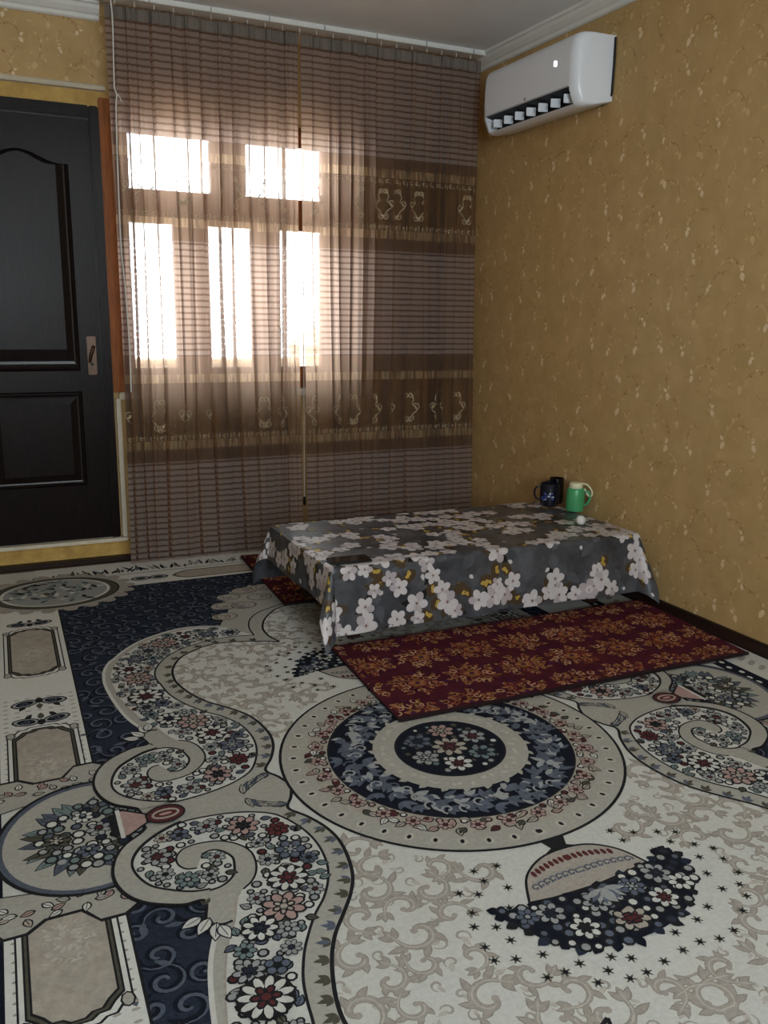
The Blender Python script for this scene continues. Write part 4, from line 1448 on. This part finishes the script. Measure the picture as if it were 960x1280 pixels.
# side roundels with bouquet and vase: one on each long side
for sx in (-1, 1):
    d = Draw(cb, (lambda f_: lambda p, q, l: f_(p, q, 2.75 + (l - 6.6) * .24 if l < 12.55 else l))(quad_map(sx, 1))); d.flip = sx < 0
    r2 = random.Random(21)
    for sg in (-1, 1):
        d.fill([(.93, sg * .335), (.90, sg * .31), (.93, sg * .22), (1.19, sg * .16), (1.20, sg * .27), (1.17, sg * .315), (1.12, sg * .315), (1.085, sg * .285), (1.02, sg * .285), (.985, sg * .335)], 6.6, CM['line'])
        d.fill([(.938, sg * .326), (.912, sg * .305), (.94, sg * .22), (1.185, sg * .165), (1.19, sg * .265), (1.165, sg * .306), (1.125, sg * .306), (1.09, sg * .276), (1.015, sg * .276), (.985, sg * .325)], 6.8, CM['beige'])
        for k in range(16):
            x = .92 + .017 * k
            out_leaf(d, x, sg * (.245 + .02 * math.sin(k * 1.7)), .026, .007, r2.uniform(0, 6.28), CM[r2.choice(('cream', 'beige', 'tan', 'pink'))], 7.0)
    d.fill(ell(.975, 0, .212, .236, 0, 48), 7.8, CM['line'])
    d.fill(ell(.975, 0, .203, .227, 0, 48), 8.0, CM['navy_lt'])
    d.fill(ell(.975, 0, .190, .214, 0, 48), 8.2, CM['beige'])
    # bouquet
    for k in range(26):
        a = 2 * PI * k / 26
        out_leaf(d, .985 + .07 * math.cos(a), .085 * math.sin(a), .075 if math.cos(a) > -.3 else .05, .014, a + r2.uniform(-.4, .4), CM[r2.choice(('olive', 'teal', 'navy_lt', 'olive'))], 8.5 + .01 * k)
    for x, y in poisson(.86, 1.10, -.14, .14, .024, r2, lambda p: math.hypot((p[0] - .975) / .115, p[1] / .135) < 1, 900):
        bud(d, x, y, r2.uniform(.011, .015), CM[r2.choice(('grey', 'cream', 'blue', 'teal', 'cream', 'grey', 'navy'))], 9.6)
    petal_flower(d, .955, .01, .030, CM['grey'], CM['red'], 7, 11.0)
    petal_flower(d, 1.05, -.005, .034, CM['olive'], CM['tan'], 8, 11.0)
    petal_flower(d, .985, -.07, .026, CM['blue'], CM['grey'], 6, 11.0)
    petal_flower(d, .985, .075, .026, CM['cream'], CM['teal'], 7, 11.0)
    # scroll ring redrawn over the roundel edge, vase in the gap
    for sg in (-1, 1):
        i0 = min(range(len(W_outer)), key=lambda i: math.hypot(W_outer[i][0] - T_W[15][0], W_outer[i][1] - T_W[15][1]))
        i1 = min(range(len(W_outer)), key=lambda i: math.hypot(W_outer[i][0] - T_W[24][0], W_outer[i][1] - T_W[24][1]))
        ring_i = [(p, sg * q) for p, q in W_outer[i0:i1 + 1]]
        ring_o = [(p, sg * q) for p, q in left_edge[5:-15]]
        for k in range(40):
            def at_(c, t):
                i = min(int(t * (len(c) - 1)), len(c) - 2); f = t * (len(c) - 1) - i
                return (c[i][0] * (1 - f) + c[i + 1][0] * f, c[i][1] * (1 - f) + c[i + 1][1] * f)
            d.fill([at_(ring_i, k / 40), at_(ring_o, k / 40), at_(ring_o, (k + 1) / 40), at_(ring_i, (k + 1) / 40)], 12.6, CM['beige'])
        d.stroke(ring_o, .007, 13.0, CM['line'])
        d.stroke(ring_i, .006, 13.0, CM['line'])
    d.fill([(.91, -.062), (.91, .062), (.895, .062), (.845, .022), (.84, .022), (.84, -.022), (.845, -.022), (.895, -.062)], 13.4, CM['line'])
    d.fill([(.905, -.055), (.905, .055), (.893, .052), (.848, .017), (.848, -.017), (.893, -.052)], 13.6, CM['pink'])
    d.fill([(.912, -.062), (.912, .062), (.902, .062), (.902, -.062)], 13.8, CM['cream'])
    d.fill([(.93, -.045), (.93, .045), (.912, .05), (.912, -.05)], 13.5, CM['line'])
    d.fill(ell(.800, 0, .048, .040, 0, 20), 13.6, CM['line']); d.fill(ell(.800, 0, .043, .034, 0, 20), 13.8, CM['red'])
    d.fill(ell(.800, 0, .034, .022, 0, 16), 14.0, CM['tan']); d.fill(ell(.800, 0, .028, .014, 0, 16), 14.2, CM['red']); d.fill(ell(.800, 0, .016, .006, 0, 12), 14.4, CM['pink'])

# centre roundel
d = Draw(cb, quad_map(1, 1)); d.flip = False
r2 = random.Random(33)
rings = [(.487, 'line'), (.479, 'beige'), (.412, 'tan'), (.352, 'line'), (.347, 'navy_dk')]
for i, (r, c) in enumerate(rings):
    d.fill(ell(0, 0, r, r, 0, 96), 5.2 + .3 * i, CM[c])
for k in range(44):
    a = 2 * PI * k / 44
    d.fill(ell(.446 * math.cos(a), .446 * math.sin(a), .015, .013, a, 10), 6.0, CM['greige2'])
    d.fill(ell(.446 * math.cos(a), .446 * math.sin(a), .0085, .0055, a, 8), 6.2, CM['line'])
for k in range(150):                                         # pink floral ring
    a = 2 * PI * k / 150
    r = .384 + .022 * math.sin(k * 2.1)
    if k % 5 == 0:
        petal_flower(d, .382 * math.cos(a), .382 * math.sin(a), .021, CM['pink'], CM['red'], 6, 7.2)
    else:
        out_leaf(d, r * math.cos(a), r * math.sin(a), .028, .008, a + r2.uniform(-2, 2), CM[r2.choice(('tan', 'pink', 'cream', 'greige', 'red', 'olive'))], 6.6)
        if k % 2:
            bud(d, .365 * math.cos(a), .365 * math.sin(a), .008, CM[r2.choice(('cream', 'pink', 'red'))], 7.0)
for k in range(130):                                         # blue-grey acanthus on navy
    a = 2 * PI * k / 130
    r = .285 + .03 * math.sin(k * 2.4)
    x, y = r * math.cos(a), r * math.sin(a)
    ac = a + PI / 2 + r2.uniform(-1.4, 1.4)
    for j, da in enumerate((-.9, -.2, .5)):
        d.fill(leaf_pts(x, y, r2.uniform(.028, .05), .0085, ac + da, 5), 7.0 + .01 * (k + j), CM[r2.choice(('navy_lt', 'blue', 'grey', 'navy_lt'))])
    if k % 3 == 0:
        d.stroke(spiral_pts(x, y, .004, .02, a, 1.0, 10), .006, 8.0, CM[r2.choice(('grey', 'navy_lt'))])
for k in range(48):                                         # ragged inner rim
    a = 2 * PI * k / 48
    d.fill(leaf_pts(.210 * math.cos(a), .210 * math.sin(a), .03, .010, a + (.5 if k % 2 else -.5)), 8.2, CM['navy_dk'] if k % 2 else CM['beige'])
d.fill(ell(0, 0, .222, .222, 0, 72), 8.6, CM['beige'])
for k in range(40):
    a = 2 * PI * k / 40
    d.fill(leaf_pts(.19 * math.cos(a), .19 * math.sin(a), .022, .006, a + r2.uniform(0, 6)), 8.9, CM['greige2'])
d.fill(ell(0, 0, .160, .160, 0, 60), 9.2, CM['line']); d.fill(ell(0, 0, .154, .154, 0, 60), 9.4, CM['navy_dk'])
for x, y in poisson(-.14, .14, -.14, .14, .026, r2, lambda p: math.hypot(*p) < .135, 900):
    bud(d, x, y, r2.uniform(.007, .012), CM[r2.choice(('grey', 'olive', 'cream', 'teal'))], 9.7)
petal_flower(d, 0, 0, .055, CM['tan'], CM['red'], 9, 11.2)
for k in range(6):
    a = 2 * PI * k / 6 + .3
    petal_flower(d, .095 * math.cos(a), .095 * math.sin(a), .042, CM[('grey', 'pink', 'blue', 'grey', 'cream', 'teal')[k]], CM[('red', 'tan', 'navy', 'grey', 'red', 'navy')[k]], 7, 11.0)

# flower baskets at both ends of the centre roundel, ringed with small stars
for sy in (-1, 1):
    d = Draw(cb, quad_map(1, sy)); d.flip = sy < 0
    r2 = random.Random(40)
    d.fill([(-.02, .48), (.04, .48), (.025, .515), (.06, .535), (-.05, .535), (-.01, .515)], 5.0, CM['line'])
    bowl = smooth_path([(-.165, .655), (-.12, .575), (-.04, .528), (.06, .528), (.125, .575), (.155, .645)], 6)
    d.fill(bowl + [(.10, .66), (0, .672), (-.10, .668)], 5.2, CM['line'])
    d.fill([(x * .95, .60 + (y - .60) * .92) for x, y in bowl] + [(.09, .65), (0, .66), (-.1, .658)], 5.5, CM['greige'])
    for k in range(15):
        t = -.10 + .2 * k / 14
        y = .558 + .9 * t * t * 2.2
        d.fill(ell(t, y, .006, .011, 0, 7), 5.9, CM['red'])
        d.stroke(spiral_pts(t * 1.2, y + .05 - abs(t) * .1, .003, .012, 0, 1.1, 10), .0045, 5.9, CM['blue'] if k % 2 else CM['navy_lt'])
    d.stroke([(-.17, .66), (-.08, .672), (0, .675), (.08, .67), (.17, .65)], .012, 6.0, CM['navy_dk'])
    crown = smooth_path([(-.245, .648), (-.17, .665), (0, .672), (.15, .645), (.21, .625), (.235, .66), (.20, .74), (.12, .80), (.02, .83), (-.09, .825), (-.17, .79), (-.22, .71)], 5, closed=True)
    d.fill(crown, 6.3, CM['navy_dk'])
    for i in range(0, len(crown), 2):
        x, y = crown[i]
        a = math.atan2(y - .72, x)
        d.fill(leaf_pts(x - .01 * math.cos(a), y - .01 * math.sin(a), r2.uniform(.02, .035), .012, a + r2.uniform(-.4, .4)), 6.3 + .01 * i, CM[r2.choice(('navy_dk', 'line', 'navy'))])
    for x, y in poisson(-.24, .24, .62, .83, .0225, r2, lambda p: inside(p, crown), 1500):
        bud(d, x, y, r2.uniform(.008, .0125), CM[r2.choice(('grey', 'cream', 'grey', 'blue', 'navy', 'navy_lt'))], 6.9)
    for k, (x, y, r) in enumerate(((-.14, .70, .034), (-.10, .765, .034), (.06, .70, .032), (.14, .685, .036), (.10, .755, .034), (.0, .78, .036), (-.03, .71, .034), (.17, .73, .03), (-.19, .69, .026))):
        petal_flower(d, x, y, r, CM[('grey', 'cream', 'blue', 'grey', 'cream', 'tan')[k % 6]], CM[('navy', 'line', 'grey', 'navy', 'red', 'red')[k % 6]], 7, 8.4, k)
    for k in range(9):
        a = PI * k / 8
        d.fill(leaf_pts(0, .68, .05, .008, a * .8 + .3), 11.2, CM['blue'] if k % 2 else CM['grey'])
    stars = poisson(-.36, .36, .50, .95, .038, r2, lambda p: not inside((p[0] * .9, .70 + (p[1] - .70) * .86), crown) and math.hypot(p[0] / .335, (p[1] - .69) / .235) < 1 and math.hypot(*p) > .51 and not inside((p[0] * .88, .6 + (p[1] - .6) * .8), bowl) and not (abs(p[0]) < .15 and .5 < p[1] < .7), 1600)
    for x, y in stars:
        a0 = r2.uniform(0, 1)
        for k in range(6):
            a = a0 + 2 * PI * k / 6
            d.fill(leaf_pts(x, y, .0135, .0022, a, 3), 4.4, CM['olive'])
        d.fill(ell(x, y, .0055, .0055, 0, 7), 4.6, CM['line'])

carpet = cb.build('carpet', label='large cream and navy floral carpet with round centre medallion covering the floor', cat='carpet')

# ------------------------------------------------------------------ maroon runners beside the table
RM = dict(base=mat('runner_maroon', rgb(84, 34, 40), .9, col2=rgb(62, 24, 40), nscale=14, bump=.5, bscale=500, spec=.05),
          edge=mat('runner_dark_edge', rgb(30, 14, 18), .9), gold=mat('runner_gold_thread', rgb(150, 104, 66), .8, noise=.2, nscale=120, spec=.1),
          rust=mat('runner_rust_thread', rgb(128, 66, 46), .85, noise=.2, nscale=120, spec=.1), pale=mat('runner_pale_thread', rgb(186, 148, 116), .8, noise=.2, nscale=120, spec=.1),
          plum=mat('runner_plum_thread', rgb(74, 36, 70), .9, spec=.05), olive=mat('runner_olive_thread', rgb(126, 92, 40), .9, spec=.05))


def runner(name, corners, z0, th, seed, label, group=None):
    """Thin woven runner; corners in order near-left, near-right, far-right, far-left (world XY)."""
    P = [Vector((x, y)) for x, y in corners]
    w = (P[1] - P[0]).length; h = (P[3] - P[0]).length
    def bil(x, y):
        s, t = x / w, y / h
        q = P[0] * (1 - s) * (1 - t) + P[1] * s * (1 - t) + P[2] * s * t + P[3] * (1 - s) * t
        return q
    r3 = random.Random(seed)
    ph = [r3.uniform(0, 6) for _ in range(4)]
    def zt(x, y):
        return z0 + th + .0010 * math.sin(x * 5 + ph[0]) * math.sin(y * 6 + ph[1])
    mb = MB()
    nx, ny = 40, 16
    vs = [(*bil(w * i / nx, h * j / ny), zt(w * i / nx, h * j / ny)) for j in range(ny + 1) for i in range(nx + 1)]
    mb.raw(vs, [(j * (nx + 1) + i, j * (nx + 1) + i + 1, (j + 1) * (nx + 1) + i + 1, (j + 1) * (nx + 1) + i) for j in range(ny) for i in range(nx)], RM['base'])
    loop = [(i, 0) for i in range(nx)] + [(nx, j) for j in range(ny)] + [(i, ny) for i in range(nx, 0, -1)] + [(0, j) for j in range(ny, 0, -1)]
    for k in range(len(loop)):
        a, c = loop[k], loop[(k + 1) % len(loop)]
        pa, pc = vs[a[1] * (nx + 1) + a[0]], vs[c[1] * (nx + 1) + c[0]]
        mb.poly([(pa[0], pa[1], z0), (pc[0], pc[1], z0), pc, pa], RM['edge'])
    d = Draw(mb, lambda x, y, l: (*bil(x, y), zt(x, y) + .0004 + .00025 * l))
    d.stroke([(w * i / 20, .006) for i in range(21)], .012, 1.5, RM['edge'])
    px, py = .205, .190
    rows = int(h / py) + 2
    for row in range(rows):
        for colm in range(-1, int(w / px) + 2):
            cx = (colm + .5 * (row % 2)) * px + .06
            cy = row * py + .03
            def clip(pts):
                return all(.004 < x < w - .004 and .014 < y < h - .004 for x, y in pts)
            def F(pts, l, mt):
                if clip(pts):
                    d.fill(pts, l, mt)
            def S(pts, wd, l, mt):
                pts = [p for p in pts if .008 < p[0] < w - .008 and .016 < p[1] < h - .008]
                if len(pts) > 2:
                    d.stroke(pts, wd, l, mt)
            F(ell(cx, cy, .034, .028, 0, 12), 1, RM['rust'])
            for k in range(5):
                F(leaf_pts(cx, cy, .032, .009, k * 2 * PI / 5 + .3), 1.6, RM['olive'] if k % 2 else RM['gold'])
            F(ell(cx, cy, .010, .010, 0, 8), 2.2, RM['plum'])
            for k in range(26):                                            # curling leaves round the rosette
                a = 2 * PI * k / 26 + r3.uniform(-.15, .15)
                R_ = (.044, .058, .074)[k % 3]
                x, y = cx + R_ * 1.18 * math.cos(a), cy + R_ * math.sin(a)
                S(spiral_pts(x, y, .003, .017, a + r3.uniform(-1, 1), r3.choice((-1, 1)) * .8, 8), .0052, 1.8, r3.choice((RM['gold'], RM['gold'], RM['pale'], RM['rust'])))
                F(leaf_pts(x, y, .024, .006, a + r3.uniform(-1.2, 1.2)), 1.4, r3.choice((RM['rust'], RM['gold'], RM['olive'])))
                if r3.random() < .5:
                    F(ell(x + .012 * math.cos(a), y + .012 * math.sin(a), .0035, .0035, 0, 6), 2.4, RM['pale'])
            for k in range(5):
                a = r3.uniform(0, 6.28)
                F(leaf_pts(cx + .10 * math.cos(a), cy + .085 * math.sin(a), .02, .006, r3.uniform(0, 6)), 1.1, RM['plum'])
    return mb.build(name, label=label, cat='rug', group=group)


runner('runner_rug', [(1.062, 2.150), (2.470, 2.140), (2.510, 2.778), (1.086, 2.778)], CZ + .0072, .008, 1, 'maroon runner rug with gold rosettes lying in front of the low table')
runner('runner_rug', [(1.085, 3.300), (2.49, 3.290), (2.49, 4.06), (1.118, 4.09)], CZ + .0072, .008, 2, 'maroon runner rug between the low table and the curtain')
